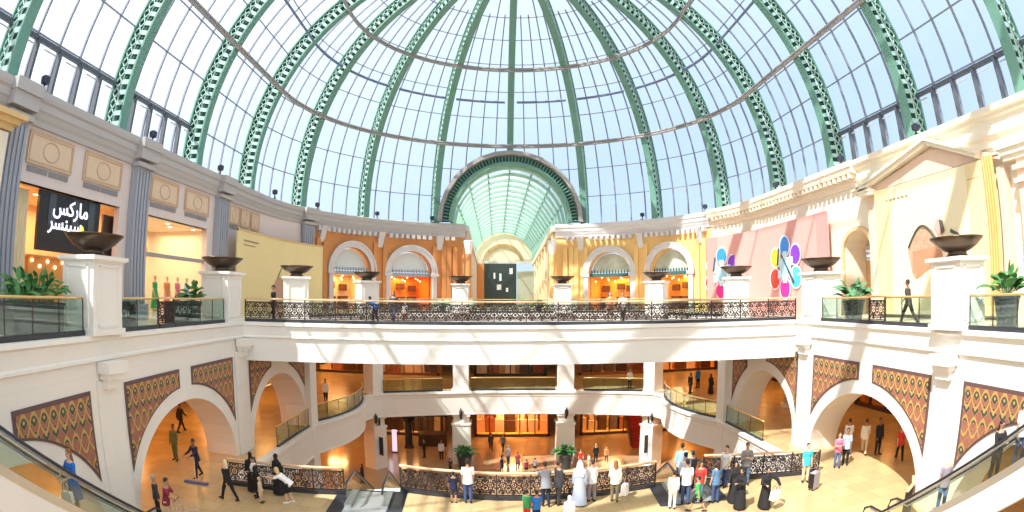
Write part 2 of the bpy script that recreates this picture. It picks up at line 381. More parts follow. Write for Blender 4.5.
# sconces on the columns
def sconce(x, y, z, rz, label):
    t = thing('wall_lantern', label, 'lamp', (x, y, z), rz, 'dark lanterns on the columns')
    b = MB(); b.obox((0, .04, 0), (.09, .04, .3)); b.tube([(0, .0, -.25), (0, -.16, -.3), (0, -.3, -.12)], .03); b.build('bracket', IRON, t)
    MB().lathe([(.05, -.12), (.13, .0), (.16, .42), (.05, .62), (.01, .75)], (0, -.3, 0), 8).build('lantern', IRON, t)
sconce(-4.2, 43.95, 4.2, 0, 'dark wall lantern on the column left of centre'); sconce(4.3, 43.95, 4.2, 0, 'dark wall lantern on the column right of centre')
sconce(-10.55, 41.75, 4.0, D(-35), 'dark wall lantern on the left corner column'); sconce(10.7, 41.75, 4.0, D(35), 'dark wall lantern on the right corner column')
for x, s in ((-10.4, -1), (10.5, 1)):
    o = MB().obox((0, 0, 0), (.2, .03, .75)).build('directory_plate', BLACK); o.location = (x, 41.62, 2.0); o.rotation_euler = (0, 0, D(35 * s))
    tag(o, 'dark upright directory plate on the %s corner column' % ('left', 'right')[s > 0], 'sign')
# ------------------------------------------------------------------ glass roof: barrel over the hall with a round end
ZS = 21.0
def rp(kind, ky, e, r, side=0.0):
    """point on the roof at radius r, elevation e (deg); kind 'b': barrel at y=ky (e runs 0..180), kind 'a': round end at ky degrees; side = shift along the rib's own width"""
    if kind == 'b': return (r * math.cos(D(e)), ky + side, ZS + r * math.sin(D(e)))
    c, s_ = math.cos(D(ky)), math.sin(D(ky)); h = r * math.cos(D(e))
    return (h * s_ + side * c, YC + h * c - side * s_, ZS + r * math.sin(D(e)))
def rib(kind, ky, e0, e1, label):
    t = thing('roof_rib', label, 'rib', (0, 0, 0), 0, 'green lattice ribs of the glass roof')
    n = int((e1 - e0) / 3); es = [e0 + (e1 - e0) * i / n for i in range(n + 1)]
    def band(r0, r1, s0, s1):
        b = MB()
        for e in es: b.v += [rp(kind, ky, e, r0, s0), rp(kind, ky, e, r0, s1), rp(kind, ky, e, r1, s1), rp(kind, ky, e, r1, s0)]
        for i in range(n):
            for j in range(4): b.f.append((i * 4 + j, i * 4 + (j + 1) % 4, i * 4 + 4 + (j + 1) % 4, i * 4 + 4 + j))
        b.f += [(0, 1, 2, 3), tuple(n * 4 + j for j in (3, 2, 1, 0))]
        return b
    w = .30
    band(18.7, 18.82, -w, w).build('inner_flange', GREEN, t); band(19.8, 19.92, -w, w).build('outer_flange', GREEN, t)
    band(18.82, 19.8, -.04, .04).build('web_plate', GREEND, t)  # dark green here carries the shade inside the box rib
    b = MB(); step = 1.55; m = int((e1 - e0) / step)
    for sd in (-.2, .2):
        for i in range(m + 1):
            e = e0 + step * i + .3
            b.bar(rp(kind, ky, e, 18.82, sd), rp(kind, ky, e, 19.3, sd), .23, .10, up=(Vector(rp(kind, ky, e, 19, 1)) - Vector(rp(kind, ky, e, 19, 0))))
            if i < m:
                b.bar(rp(kind, ky, e, 19.36, sd), rp(kind, ky, e + step, 19.78, sd), .08, .05); b.bar(rp(kind, ky, e + step, 19.36, sd), rp(kind, ky, e, 19.78, sd), .08, .05)
    b.build('lattice', GREENL, t)
    b = MB()
    for sd in (-.2, .2): b.tube([rp(kind, ky, e, 19.33, sd) for e in es], .06, 4)
    b.build('chord', GREENL, t)
    return t
nth = {12.0: 'over the signboard shop, nearest the camera', 19.9: 'second from the camera', 27.8: 'third from the camera', 35.7: 'where the round end begins', 4.1: 'overhead beside the camera'}
for y in (4.1, 12.0, 19.9, 27.8, 35.7): rib('b', y, 0, 180, 'green lattice roof rib spanning the whole hall, ' + nth[y])
for k in range(-3, 4):
    wh = 'rising from the top of the round green arch' if k == 0 else '%s to the %s of the centre rib' % (('', 'first', 'second', 'third')[abs(k)], ('left', 'right')[k > 0])
    rib('a', 22.5 * k, 22.0 if k == 0 else 0, 88, 'green lattice rib of the round end, ' + wh)
# ring pipes
def ring(e, r, m, rad, name, label, ky=None, gap=0.0, twin=False):
    t = thing(name, label, 'pipe', (0, 0, 0)); b = MB()
    for dz in ((-.10, .10) if twin else (0,)):
        if gap:
            for k in range(-4, 4):
                b.tube([rp('a', 22.5 * k + gap + (22.5 - 2 * gap) * i / 8, e, r) for i in range(9)], rad, 6)
        else:
            pts = [rp('b', y, 180 - e, r) for y in (2, 12, 20, 28)] + [rp('a', a, e, r) for a in range(-90, 91, 5)] + [rp('b', y, e, r) for y in (28, 20, 12, 2)]
            b.tube([(x, y, z + dz) for x, y, z in pts], rad, 6)
    b.build('pipe_run', m, t)
    if twin:
        b = MB(); b.tube([rp('a', a, e, r + .5) for a in range(-90, 91, 5)], .03, 4); b.tube([rp('b', y, 180 - e, r + .5) for y in (2, 12, 20, 28, 35.7)], .03, 4); b.tube([rp('b', y, e, r + .5) for y in (2, 12, 20, 28, 35.7)], .03, 4)
        for a in range(-88, 90, 4):
            p, q = Vector(rp('a', a, e, r)), Vector(rp('a', a, e, r + .5)); b.bar(p - Vector((0, 0, .2)), p + Vector((0, 0, .2)), .08, .08); b.bar(p, q, .05, .05)
        for y in range(4, 36, 3):
            for s in (0, 1):
                p = Vector(rp('b', y, 180 - e if s else e, r)); q = Vector(rp('b', y, 180 - e if s else e, r + .5)); b.bar(p - Vector((0, 0, .2)), p + Vector((0, 0, .2)), .08, .08); b.bar(p, q, .05, .05)
        b.build('walkway_frame', PIPE, t)
ring(23.9, 18.62, PIPE, .10, 'roof_ring_pipe', 'lower grey twin pipe circling the glass roof inside the ribs', twin=True)
ring(48.0, 18.62, PIPE, .10, 'roof_ring_pipe', 'upper grey twin pipe circling the glass roof inside the ribs', twin=True)
ring(37.4, 18.95, PIPEB, .12, 'roof_ring_pipe', 'blue grey pipe in short runs between the ribs of the round end', gap=2.2)
for s in (0, 1): tag(MB().tube([rp('b', y, 180 - 37.4 if s else 37.4, 18.95) for y in (2, 12, 20, 28, 35.5)], .10, 6).build('roof_side_pipe', PIPEB), 'dark straight pipe along the %s barrel slope of the glass roof' % ('right', 'left')[s], 'pipe')
# glazing, one window per bay
RG = 20.0
HOR = [0, 8.1, 16.2, 23.9, 31.8, 39.6, 48, 55.7, 63, 71, 79, 87]
def in_rim(p): return p[1] > 45 and math.hypot(p[0], p[2] - ZS) < 6.75
win = 0
def glaze(P, u0, u1, low_posts, label):
    """P(u, e, r) -> point; five panes across"""
    global win; win += 1
    us = [u0 + (u1 - u0) * i / 5 for i in range(6)]; g = MB()
    for ua, ub in zip(us, us[1:]):
        for ea, eb in zip(HOR, HOR[1:]):
            q = [P(ua, ea, RG), P(ub, ea, RG), P(ub, eb, RG), P(ua, eb, RG)]; c = sum((Vector(p) for p in q), Vector()) / 4
            if not in_rim(c): g.add(q, [(0, 1, 2, 3)])
    w = g.build('window_%d' % win, GLASS, fix=False); struct(w, label, 'window')
    b = MB()
    for i, u in enumerate(us[:-1]):
        for ea, eb in zip([x * 4 for x in range(22)], [x * 4 + 4 for x in range(22)]):
            p, q = P(u, ea, RG - .05), P(u, eb, RG - .05)
            if not (in_rim(p) or in_rim(q)) and (i % 1 == 0) and not (eb > 64 and i in (1, 2, 4)): b.bar(p, q, .10, .12, up=Vector(p) - Vector((0, min(p[1], YC), ZS)))
    for e in HOR[1:-1]:
        for i in range(10):
            ua, ub = u0 + (u1 - u0) * i / 10, u0 + (u1 - u0) * (i + 1) / 10; p, q = P(ua, e, RG - .05), P(ub, e, RG - .05)
            if not (in_rim(p) or in_rim(q)): b.bar(p, q, .07, .10, up=Vector(p) - Vector((0, min(p[1], YC), ZS)))
    b.build('glazing_bars', BARM, w)
    if low_posts:
        b = MB()
        for u in us[:-1]: b.bar(P(u, -1.5, RG - .35), P(u, 7.3, RG - .3), .15, .26, up=Vector(P(u, 0, 2)) - Vector(P(u, 0, 1)))
        b.build('post', POSTM, w)
        b = MB(); b.bar(P(u0, 7.3, RG - .25), P(u1, 7.3, RG - .25), .16, .22, up=(0, 0, 1)); b.build('transom', POSTM, w)
        b = MB()
        for ua, ub in zip(us, us[1:]):
            d = (ub - ua) * .25; b.bar(P(ua + d, 6.2, RG - .5), P(ub - d, 6.2, RG - .5), .05, .05)
        b.build('vent_rod', GREYC, w)
for s in (-1, 1):
    for i, (y0, y1) in enumerate(((4.1, 12), (12, 19.9), (19.9, 27.8), (27.8, 35.7))):
        glaze(lambda u, e, r, s=s: (s * r * math.cos(D(e)), u, ZS + r * math.sin(D(e))), y0, y1, i < 3, '%s slope of the glass roof, bay %s' % (('left', 'right')[s > 0], ('beside the camera', 'over the near pilasters', 'over the middle pilasters', 'before the round end')[i]))
for k in range(-4, 4):
    glaze(lambda u, e, r: rp('a', u, e, r), 22.5 * k, 22.5 * k + 22.5, False, 'glass bay of the round end between two ribs')
# small dark floodlights at the rib feet
for k, (x, y) in enumerate([(-18.0, 13.4), (-17.95, 21.6), (-18.0, 29.3), (-17.7, 37.6)] + [fac(a, 18.1)[:2] for a in (-64, -42.5, -24.5, 42, 64)] + [(17.8, 33.6), (17.85, 25.4), (17.9, 18.6), (17.9, 10.9)]):
    t = thing('floodlight', '', 'floodlight', (x, y, 21.2), rnd.uniform(-1, 1), 'small dark floodlights at the rib feet')
    t['label'] = 'small dark floodlight on the cornice beside the foot of a roof rib'
    MB().lathe([(.05, -.3), (.05, -.05), (.2, 0), (.22, .25), (.12, .33)], (0, 0, 0), 10).build('lamp_head', mat('flood_dark', (.03, .03, .06), .4), t)
    MB().box(-.22, .22, -.05, .05, -.36, -.28).build('base', mat('flood_dark', (.03, .03, .06), .4), t)
# round green arch rim at the vault mouth
VY = 52.5
t = thing('vault_arch', 'dark green lattice arch framing the mouth of the far vault', 'arch', (0, 0, 0))
def annulus(r0, r1, y0, y1, n=48):
    b = MB()
    for i in range(n + 1):
        a = PI * i / n; c, s_ = math.cos(a), math.sin(a); b.v += [(r0 * c, y0, ZS + r0 * s_), (r0 * c, y1, ZS + r0 * s_), (r1 * c, y1, ZS + r1 * s_), (r1 * c, y0, ZS + r1 * s_)]
    for i in range(n):
        for j in range(4): b.f.append((i * 4 + j, i * 4 + (j + 1) % 4, i * 4 + 4 + (j + 1) % 4, i * 4 + 4 + j))
    b.f += [(0, 1, 2, 3), tuple(n * 4 + j for j in (3, 2, 1, 0))]
    return b
annulus(6.55, 6.95, VY - .7, VY + .3, 14).build('outer_rim', PIPE, t)
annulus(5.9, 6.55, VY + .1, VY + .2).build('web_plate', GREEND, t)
annulus(5.55, 5.9, VY - .3, VY + .5).build('inner_rim', GREEN, t)
b = MB()
for i in range(60):
    a = PI * (i + .5) / 60; c, s_ = math.cos(a), math.sin(a); b.bar((5.9 * c, VY, ZS + 5.9 * s_), (6.5 * c, VY - .2, ZS + 6.5 * s_), .10, .06, up=(0, 1, 0))
b.build('lattice', mat('rim_green', (.13, .36, .28), .5), t)
# the vault over the far corridor
def vault(j, a, dr=0.0):
    """point of the vault j metres in, at angle a: the vault narrows and dips towards its far end"""
    t = j / 31.5; r = 5.8 - 1.15 * t - dr; return (-.25 * t + r * math.cos(a), VY + .4 + j, ZS - .1 - 1.85 * t + r * math.sin(a))
PALE = glass_mat('vault_glass', (.92, .99, .95), .05, diffuse=((.80, .93, .88), .5))
g = MB(); n = 20
for j in range(16):
    for i in range(n):
        a0, a1 = PI * i / n, PI * (i + 1) / n; g.quad(vault(j * 2, a0), vault(j * 2, a1), vault(j * 2 + 2, a1), vault(j * 2 + 2, a0))
w = g.build('window_%d' % (win + 1), PALE, fix=False); struct(w, 'pale green glazed vault over the far corridor', 'window')
for i in range(1, 8):
    a = PI * i / 8; MB().bar(vault(0, a, .08), vault(31.5, a, .08), .14, .14).build('purlin', GREEN, w)
for j in range(16):
    b = MB(); m = 24
    for i in range(m + 1):
        a = PI * i / m; b.v += [vault(j * 2 + .5 + dj, a, dr) for dr, dj in ((.28, -.14), (.28, .14), (.02, .14), (.02, -.14))]
    for i in range(m):
        for q in range(4): b.f.append((i * 4 + q, i * 4 + (q + 1) % 4, i * 4 + 4 + (q + 1) % 4, i * 4 + 4 + q))
    b.build('vault_rib', mat('vault_rib_green', (.40, .66, .56), .5), w)
# ------------------------------------------------------------------ upper floor facades
CT = 20.85
grey_prof = [(0.25, 19.55), (-.12, 19.55), (-.16, 19.75), (-.22, 19.85), (-.28, 20.02), (-.34, 20.1), (-.34, 20.36), (-.42, 20.44), (-.45, 20.56), (-.45, 20.76), (-.2, CT), (2.0, CT), (2.0, 20.5), (.25, 20.4)]
o = MB().sweep(grey_prof, side_path(-1, 2, 14.2)).build('trim_10', GREYC); struct(o, 'grey cornice over the left and far left shopfronts', 'cornice')
o = MB().sweep(grey_prof, [fac(14.2 + (66.5 - 14.2) * i / 18) for i in range(19)]).build('trim_11', TRIM); struct(o, 'pale grey cornice over the yellow shopfront', 'cornice')
cream_prof = [(0.25, 19.5), (-.10, 19.5), (-.14, 19.75), (-.2, 19.8), (-.22, 20.15), (-.6, 20.22), (-.66, 20.5), (-.72, 20.55), (-.72, CT), (2.0, CT), (2.0, 20.5), (.25, 20.4)]
pr = [p for p in [(18, 23.9, 1, 0)] + side_path(1, 26, 66.5)]
o = MB().sweep(cream_prof, pr).build('trim_12', CREAMW); struct(o, 'cream cornice with little blocks over the pink hoarding', 'cornice')
b = MB()
for i in range(44):
    s_ = .3 + i * .52
    if 23.9 + s_ < YC: x, y, nx, ny = 18, 23.9 + s_, 1, 0
    else: x, y, nx, ny = fac(90 - math.degrees((23.9 + s_ - YC) / RW))
    if math.degrees(math.atan2(x, y - YC)) < 67.5: break
    b.obox((x - nx * .40, y - ny * .40, 20.06), (.2, .12, .12), math.atan2(ny, nx))
struct(b.build('trim_13', CREAMW), 'row of small blocks under the cream cornice', 'cornice')
attic = [(0.25, 19.3), (-.12, 19.3), (-.16, 19.6), (-.3, 19.75), (-.3, 19.95), (-.2, 20.0), (-.2, 20.35), (-.34, 20.42), (-.34, 20.55), (-.5, 20.62), (-.5, CT), (2.0, CT), (2, 20.4)]
o = MB().sweep(attic, [(18, 2, 1, 0), (18, 23.9, 1, 0)]).build('trim_14', CREAML); struct(o, 'plain cream attic band above the pediment', 'cornice')
# --- left wall: frieze, pilasters, panels
PY = [(11.55, 12.75), (20.25, 21.55), (28.95, 30.35)]
def wallseg(b, s, y0, y1, z0, z1, x0=0.0, x1=.35): b.box(min(s * (RW + x0), s * (RW + x1)), max(s * (RW + x0), s * (RW + x1)), y0, y1, z0, z1)
b = MB(); wallseg(b, -1, 2, 35.9, 17.5, 20.4)
for y0, y1 in ((2, 12.9), (19.6, 22.0), (28.2, 35.9)): wallseg(b, -1, y0, y1, L2, 17.5)
b.sweep([(0, L2), (0, 20.4), (.35, 20.4), (.35, L2)], [fac(-90 + i * 4) for i in range(7)])
struct(b.build('wall_left_upper', PINKW), 'pale pink wall over the left shops', 'wall')
def pilaster(y, w, x, rz, label, m, fl=5):
    t = thing('pilaster', label, 'pilaster', (x, y, L2), rz, 'grey fluted pilasters')
    b = MB(); b.obox((.16, 0, 3.5), (.14, w / 2, 3.5))
    for i in range(fl): b.obox((.32, -w / 2 + w * (i + .5) / fl, 3.75), (.05, w / fl * .30, 3.0))
    b.build('shaft', m, t)
    b = MB(); b.obox((.26, 0, .35), (.24, w / 2 + .08, .35)); b.build('base', m, t)
    b = MB(); b.obox((.28, 0, 7.0), (.26, w / 2 + .08, .10)); b.obox((.40, 0, 7.55), (.26, w / 2 + .12, .3)); b.obox((.52, 0, 7.98), (.24, w / 2 + .16, .22)); b.build('capital', GREYC, t)
for (y0, y1), lab in zip(PY, ('grey fluted pilaster at the left edge before the signboard shop', 'grey fluted pilaster between the signboard shop and the bright clothes shop', 'grey fluted pilaster between the bright clothes shop and the yellow hoarding')):
    pilaster((y0 + y1) / 2, y1 - y0, -18.0, 0, lab, GREY)
fx = fac(-68.5, 17.9); pilaster(fx[1], 1.3, fx[0], D(-21.5), 'grey fluted pilaster between the yellow hoarding and the orange facade', GREY)
RELF = mat('relief_panel', (.72, .55, .38), .6, var=.05); RELR = mat('relief_line', (.60, .42, .28), .6)
VENT = mat('vent_grey', (.33, .32, .33), .5)
def relief(y0, y1, lab, x=-18.0, z0=18.22, z1=19.38):
    yc, h, zc, k = (y0 + y1) / 2, (y1 - y0) / 2, (z0 + z1) / 2, (z1 - z0) / 2
    t = thing('relief_panel', lab, 'panel', (x, yc, zc), 0, 'relief panels over the left shops')
    MB().obox((.03, 0, 0), (.035, h, k)).build('plate', RELF, t)
    b = MB()
    for a, c in (((-h + .1, -k + .1), (h - .1, -k + .1)), ((h - .1, -k + .1), (h - .1, k - .1)), ((h - .1, k - .1), (-h + .1, k - .1)), ((-h + .1, k - .1), (-h + .1, -k + .1))): b.bar((.07, a[0], a[1]), (.07, c[0], c[1]), .05, .05)
    for a, c in (((-h, -k), (h, -k)), ((h, -k), (h, k)), ((h, k), (-h, k)), ((-h, k), (-h, -k))): b.bar((.06, a[0], a[1]), (.06, c[0], c[1]), .07, .06)
    b.build('frame', RELR, t)
    b = MB(); b.tube([(.075, .36 * h * math.cos(2 * PI * i / 20), .62 * k * math.sin(2 * PI * i / 20)) for i in range(20)], .03, 4, closed=True); b.build('medallion', RELR, t)
    for d, wd in ((-.5, 'nearer'), (.5, 'farther')):
        g = MB()
        for i in range(4): g.obox((.03, 0, -.075 + i * .05), (.02, h * .44, .016))
        g.obox((.005, 0, 0), (.01, h * .45, .11))
        v = g.build('vent_grille', VENT); v.location = (x, yc + d * 2 * h * .48, z0 - .2)
        tag(v, 'grey slotted vent, %s of two under the %s' % (wd, lab.replace('beige relief panel over the', 'panel over the').replace('signboard shop, near the left edge', 'sign by the left edge').replace('signboard shop, beside the second pilaster', 'sign by the second pilaster').replace('bright clothes shop', 'clothes shop').replace(', nearer of two', ', near').replace(', farther of two', ', far')), 'vent', 'vents under the relief panels')
relief(13.15, 15.85, 'beige relief panel over the signboard shop, near the left edge'); relief(16.7, 19.4, 'beige relief panel over the signboard shop, beside the second pilaster')
relief(21.95, 24.6, 'beige relief panel over the bright clothes shop, nearer of two'); relief(25.4, 28.1, 'beige relief panel over the bright clothes shop, farther of two')
relief(30.85, 32.3, 'beige relief panel over the yellow hoarding, nearest of three'); relief(32.55, 33.95, 'beige relief panel over the yellow hoarding, middle of three'); relief(34.2, 35.55, 'beige relief panel over the yellow hoarding, farthest of three')
# corner of a cream shopfront at the left edge
t = thing('shop_pier', 'cream corner of a shopfront with a stepped ledge at the left edge', 'shopfront', (0, 0, 0))
MB().box(-17.9, -17.05, 6, 11.3, L2, 18.7).build('pier', CREAML, t)
b = MB(); b.box(-17.45, -16.95, 6, 11.4, 18.75, 18.95); b.box(-17.45, -16.75, 6, 11.6, 18.95, 19.12); b.box(-17.45, -16.55, 6, 11.8, 19.12, 19.3); b.build('ledge', mat('ochre_ledge', (.70, .48, .22), .6), t)
# --- shop interiors behind the left wall
def niche(name, lab, y0, y1, z1, depth, s, m, fl=None, z0=L2):
    """open shop room behind the facade"""
    b = MB(); x0, x1 = s * RW, s * (RW + depth)
    b.quad((x1, y0, z0), (x1, y1, z0), (x1, y1, z1), (x1, y0, z1)); b.quad((x0, y0, z0), (x1, y0, z0), (x1, y0, z1), (x0, y0, z1))
    b.quad((x0, y1, z0), (x1, y1, z0), (x1, y1, z1), (x0, y1, z1)); b.quad((x0, y0, z1), (x1, y0, z1), (x1, y1, z1), (x0, y1, z1))
    o = b.build(name, m, fix=False); struct(o, lab, 'wall'); return o
niche('wall_shop_1', 'warm walls of the signboard shop', 12.75, 20.3, 17.5, 4.5, -1, CREAMW)
niche('wall_shop_2', 'bright warm walls of the clothes shop', 21.4, 29.0, 17.5, 5.0, -1, CREAMW)
lit('shop_lamp_1', (-20.3, 16.3, 17.3), 330, (1, .58, .22), 3, rot=(0, 0, 0), sy=6)
lit('shop_lamp_2', (-20.6, 25.2, 17.3), 330, (1, .78, .48), 3, rot=(0, 0, 0), sy=7)
DSTEEL = mat('shop_steel', (.35, .33, .32), .4)
def downlight(x, y, z, lab, grp, col=(1, .8, .5), st=14, r=.12):
    t = thing('downlight', lab, 'lamp', (x, y, z), 0, grp)
    MB().lathe([(r, -.02), (r, 0)], (0, 0, 0), 12).build('lens', mat('lens_%g' % col[1], (1, .9, .7), emit=(*col, st)), t)
    MB().lathe([(r + .05, -.03), (r + .05, 0.01), (r + .02, .01)], (0, 0, .012), 12).build('trim_ring', WHITE, t)
# sign of the first shop, on a dark glazed board that hangs in the opening
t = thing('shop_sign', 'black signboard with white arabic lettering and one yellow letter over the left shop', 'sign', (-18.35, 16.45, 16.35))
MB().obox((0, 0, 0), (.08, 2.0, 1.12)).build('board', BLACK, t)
for y in (-1.2, .3, 1.4): MB().obox((.095, y, .45), (.01, .22, .6)).build('pane', mat('painted_reflection', (.07, .08, .085), .12), t)  # lighter patches on the board, painted to look like reflections
def letters(txt, y, z, size, m, parent, name, x=.1, s=-1, mirror_=False):
    c = bpy.data.curves.new(name, 'FONT'); c.body = txt; c.size = size; c.extrude = .015; c.align_x = 'CENTER'; c.offset = .012
    tmp = bpy.data.objects.new(name, c); COL.objects.link(tmp); bpy.context.view_layer.update()
    me = bpy.data.meshes.new_from_object(tmp.evaluated_get(bpy.context.evaluated_depsgraph_get())); bpy.data.objects.remove(tmp)
    me.materials.clear(); me.materials.append(m); o = bpy.data.objects.new(name, me); COL.objects.link(o); o.parent = parent
    o.rotation_euler = (PI / 2, 0, PI / 2 if s < 0 else -PI / 2); o.location = (x, y, z); return o
LETW = mat('lit_white_letter', (.9, .9, .95), emit=(.75, .78, 1, 1.1)); LETY = mat('lit_yellow_letter', (.8, .85, .05), emit=(.75, .9, .03, .8))
letters('\ufeb2\ufedb\ufead\ufe8e\ufee3', 0.0, .35, .82, LETW, t, 'lettering'); letters('\ufeae\ufeb4\ufee8\ufe92\ufeb3', -.28, -.25, .80, LETW, t, 'lettering'); letters('\ufeed', .78, -.22, .76, LETY, t, 'yellow_letter')
t = thing('display_wall', 'orange wooden display wall with small lamps under the arabic signboard', 'display', (-18.6, 16.3, L2)); MB().obox((0, 0, 1.2), (.12, 2.1, 1.2)).build('boarding', mat('orange_wood', (.75, .30, .06), .4), t); MB().obox((.05, 0, 2.43), (.2, 2.15, .04)).build('shelf', mat('orange_wood', (.75, .30, .06), .4), t)
for i in range(9): MB().lathe([(.02, 0), (.06, .04), (.06, .1), (.02, .13)], (.16, -1.9 + i * .47, 2.2 - .2 * (i % 2)), 8).build('lamp', mat('lamp_warm', (1, .8, .5), emit=(1, .65, .3, 6)), t)
t = thing('shop_curtain', 'cream folded curtain in the window left of the signboard', 'curtain', (-18.6, 13.45, L2))
b = MB()
for i in range(7): b.lathe([(.11, 0), (.10, 2.4), (.09, 4.8)], (0, -.5 + i * .17, 0), 8)
b.build('fold', mat('curtain_cream', (.86, .72, .45), .8), t)
t = thing('display_counter', 'orange wooden counter with small lamps in the left shop', 'counter', (-19.9, 13.9, L2 + .01))
MB().obox((0, 0, 1.1), (.5, 1.0, 1.1)).build('cabinet', mat('orange_wood', (.75, .30, .06), .4, var=.15), t); MB().obox((0, 0, 2.27), (.6, 1.1, .07)).build('top', mat('orange_wood', (.75, .30, .06), .4), t)
o = MB().box(-19.2, -19.1, 13.0, 14.0, 13.6, 14.6).build('menu_board', BLACK); tag(o, 'black board on the back wall behind the orange counter', 'board')
t = thing('dark_door', 'dark glazed door at the right end of the signboard shop', 'door', (-18.6, 19.55, L2)); MB().obox((0, 0, 2.3), (.05, .5, 2.25)).build('leaf', mat('dark_brown', (.05, .03, .025), .3), t); MB().tube([(.1, -.35, 1.6), (.1, -.35, 2.6)], .03).build('handle', GOLD, t)
for i in range(4): downlight(-19.0 - .6 * (i % 2), 13.4 + 1.9 * i, 17.48, 'small ceiling spotlight in the signboard shop', 'spotlights in the signboard shop')
for i in range(5): downlight(-18.9 - .8 * (i % 2), 22.2 + 1.45 * i, 17.48, 'small ceiling spotlight in the bright clothes shop', 'spotlights in the clothes shop')
o = MB().box(-18.35, -18.15, 21.6, 28.4, 15.55, 15.75).build('steel_beam', DSTEEL); tag(o, 'grey steel transom across the bright clothes shop', 'beam')
t = thing('clothes_rack', 'rail of pale garments on the back wall of the clothes shop', 'rack', (-22.4, 24.8, L2)); MB().tube([(0, -2, 2.1), (0, 2, 2.1)], .03).build('rail', DSTEEL, t)
for i in range(16):
    o = MB().obox((0, -1.9 + i * .25, 1.55), (.22, .07, .5)).build('garment', mat('garment_%d' % (i % 4), ((.8, .7, .6), (.7, .35, .3), (.85, .8, .75), (.5, .4, .35))[i % 4], .9), t)
o = MB().box(-22.9, -22.8, 22, 28.5, 15.9, 16.5).build('shelf_band', mat('orange_wood', (.75, .30, .06))); tag(o, 'orange wooden band high on the back wall of the clothes shop', 'shelf')
# --- hoardings
YBAN = mat('yellow_hoarding', (.84, .68, .34), .6, var=.04); PINKB = mat('pink_hoarding', (.76, .37, .33), .6, var=.05)
t = thing('yellow_hoarding', 'tall yellow advertising hoarding with a handbag picture by the left wall', 'hoarding', (0, 0, 0))
yb_path = [(-17.0, 30.45, -1, 0), (-17.0, YC, -1, 0)] + [fac(-90 + i * 3.6, 17.0) for i in range(1, 8)]
MB().sweep([(0, L2), (0, 17.8), (.12, 17.8), (.12, L2)], yb_path).build('board', YBAN, t)
b = MB(); b.sweep([(-.02, 17.7), (-.02, 17.85), (.14, 17.85), (.14, 17.7)], yb_path); b.build('frame', mat('ochre_ledge', (.7, .48, .22)), t)
b = MB()
for i in range(8): b.box(-16.99, -16.97, 31.3 + i * .3, 31.5 + i * .3, 17.12, 17.22)
for i in range(6): b.box(-16.99, -16.97, 31.3 + i * .3, 31.5 + i * .3, 16.86, 16.93)
b.build('lettering', mat('caption_brown', (.32, .24, .12), .8), t)
BAGS = mat('bag_picture_brown', (.55, .33, .22), .7, var=.25, scale=6); BAGD = mat('bag_picture_dark', (.10, .09, .08), .6); PK = mat('picture_pink', (.80, .38, .34), .6)
x, y, nx, ny = fac(-80, 17.40)
p = bpy.data.objects.new('bag_picture', None)
b = MB(); q = lambda u, z: (-16.97 + (.55 * (max(0, u - 36.3) / 6) ** 1.6), u, z)
b.extrude3([q(36.7, L2 + .2), q(36.5, 14.7), q(37.0, 15.1), q(39.3, 15.0), q(39.9, 14.6), q(39.8, L2 + .2)], (.02, 0, 0)); p1 = b.build('bag_picture', BAGS, t)
MB().tube([q(37.0 + 2.4 * i / 12, 15.0 + 1.0 * math.sin(PI * i / 12)) for i in range(13)], .07, 5).build('handle', BAGD, p1)
MB().extrude3([q(40.2, 15.6), q(40.6, 16.4), q(41.2, 16.3), q(41.3, 15.6)], (.02, 0, 0)).build('scarf', PK, p1)
# pink hoarding with two flowers of coloured discs
t = thing('pink_hoarding', 'long pink advertising hoarding with two flowers of coloured discs', 'hoarding', (0, 0, 0))
pk_path = [(17.45, 26.9, 1, 0), (17.45, YC, 1, 0)] + [fac(90 - i * 3, 17.45) for i in range(1, 9)]
MB().sweep([(0, L2), (0, 18.55), (.12, 18.55), (.12, L2)], pk_path).build('board', PINKB, t)
b = MB(); PKD = mat('pink_stripe', (.66, .30, .28), .6)
MB().box(17.42, 17.46, 26.9, 28.1, L2, 18.55).build('edge_band', PKD, t)
b.sweep([(-.02, L2), (-.02, 18.55), (.02, 18.55), (.02, L2)], [fac(90 - 20 - i * 2, 17.44) for i in range(3)])
b.build('edge_band', PKD, t)
DC = dict(blue=(.04, .28, .85), purple=(.22, .04, .60), yellow=(.88, .72, .04), red=(.80, .05, .05), magenta=(.80, .02, .30), cyan=(.08, .58, .80), sky=(.40, .70, .88))
WED = mat('disc_white_rim', (.92, .92, .95), .4)
def disc(P, r, colname, parent, rz, d=0.0):
    m = Matrix.Rotation(rz, 4, 'Z') @ Matrix.Rotation(PI / 2, 4, 'Y')
    def ln(rr, t0, t1):
        b = MB(); b.lathe([(rr, t0), (rr, t1)], (0, 0, 0), 28); b.v = [tuple(Vector(P) + m @ Vector(v)) for v in b.v]; return b
    k = ln(r, -.03 - d, .02).build('disc', mat('disc_' + colname, DC[colname], .35, var=.02), parent)
    ln(r + .09, -.015 - d, .015).build('rim', WED, k)
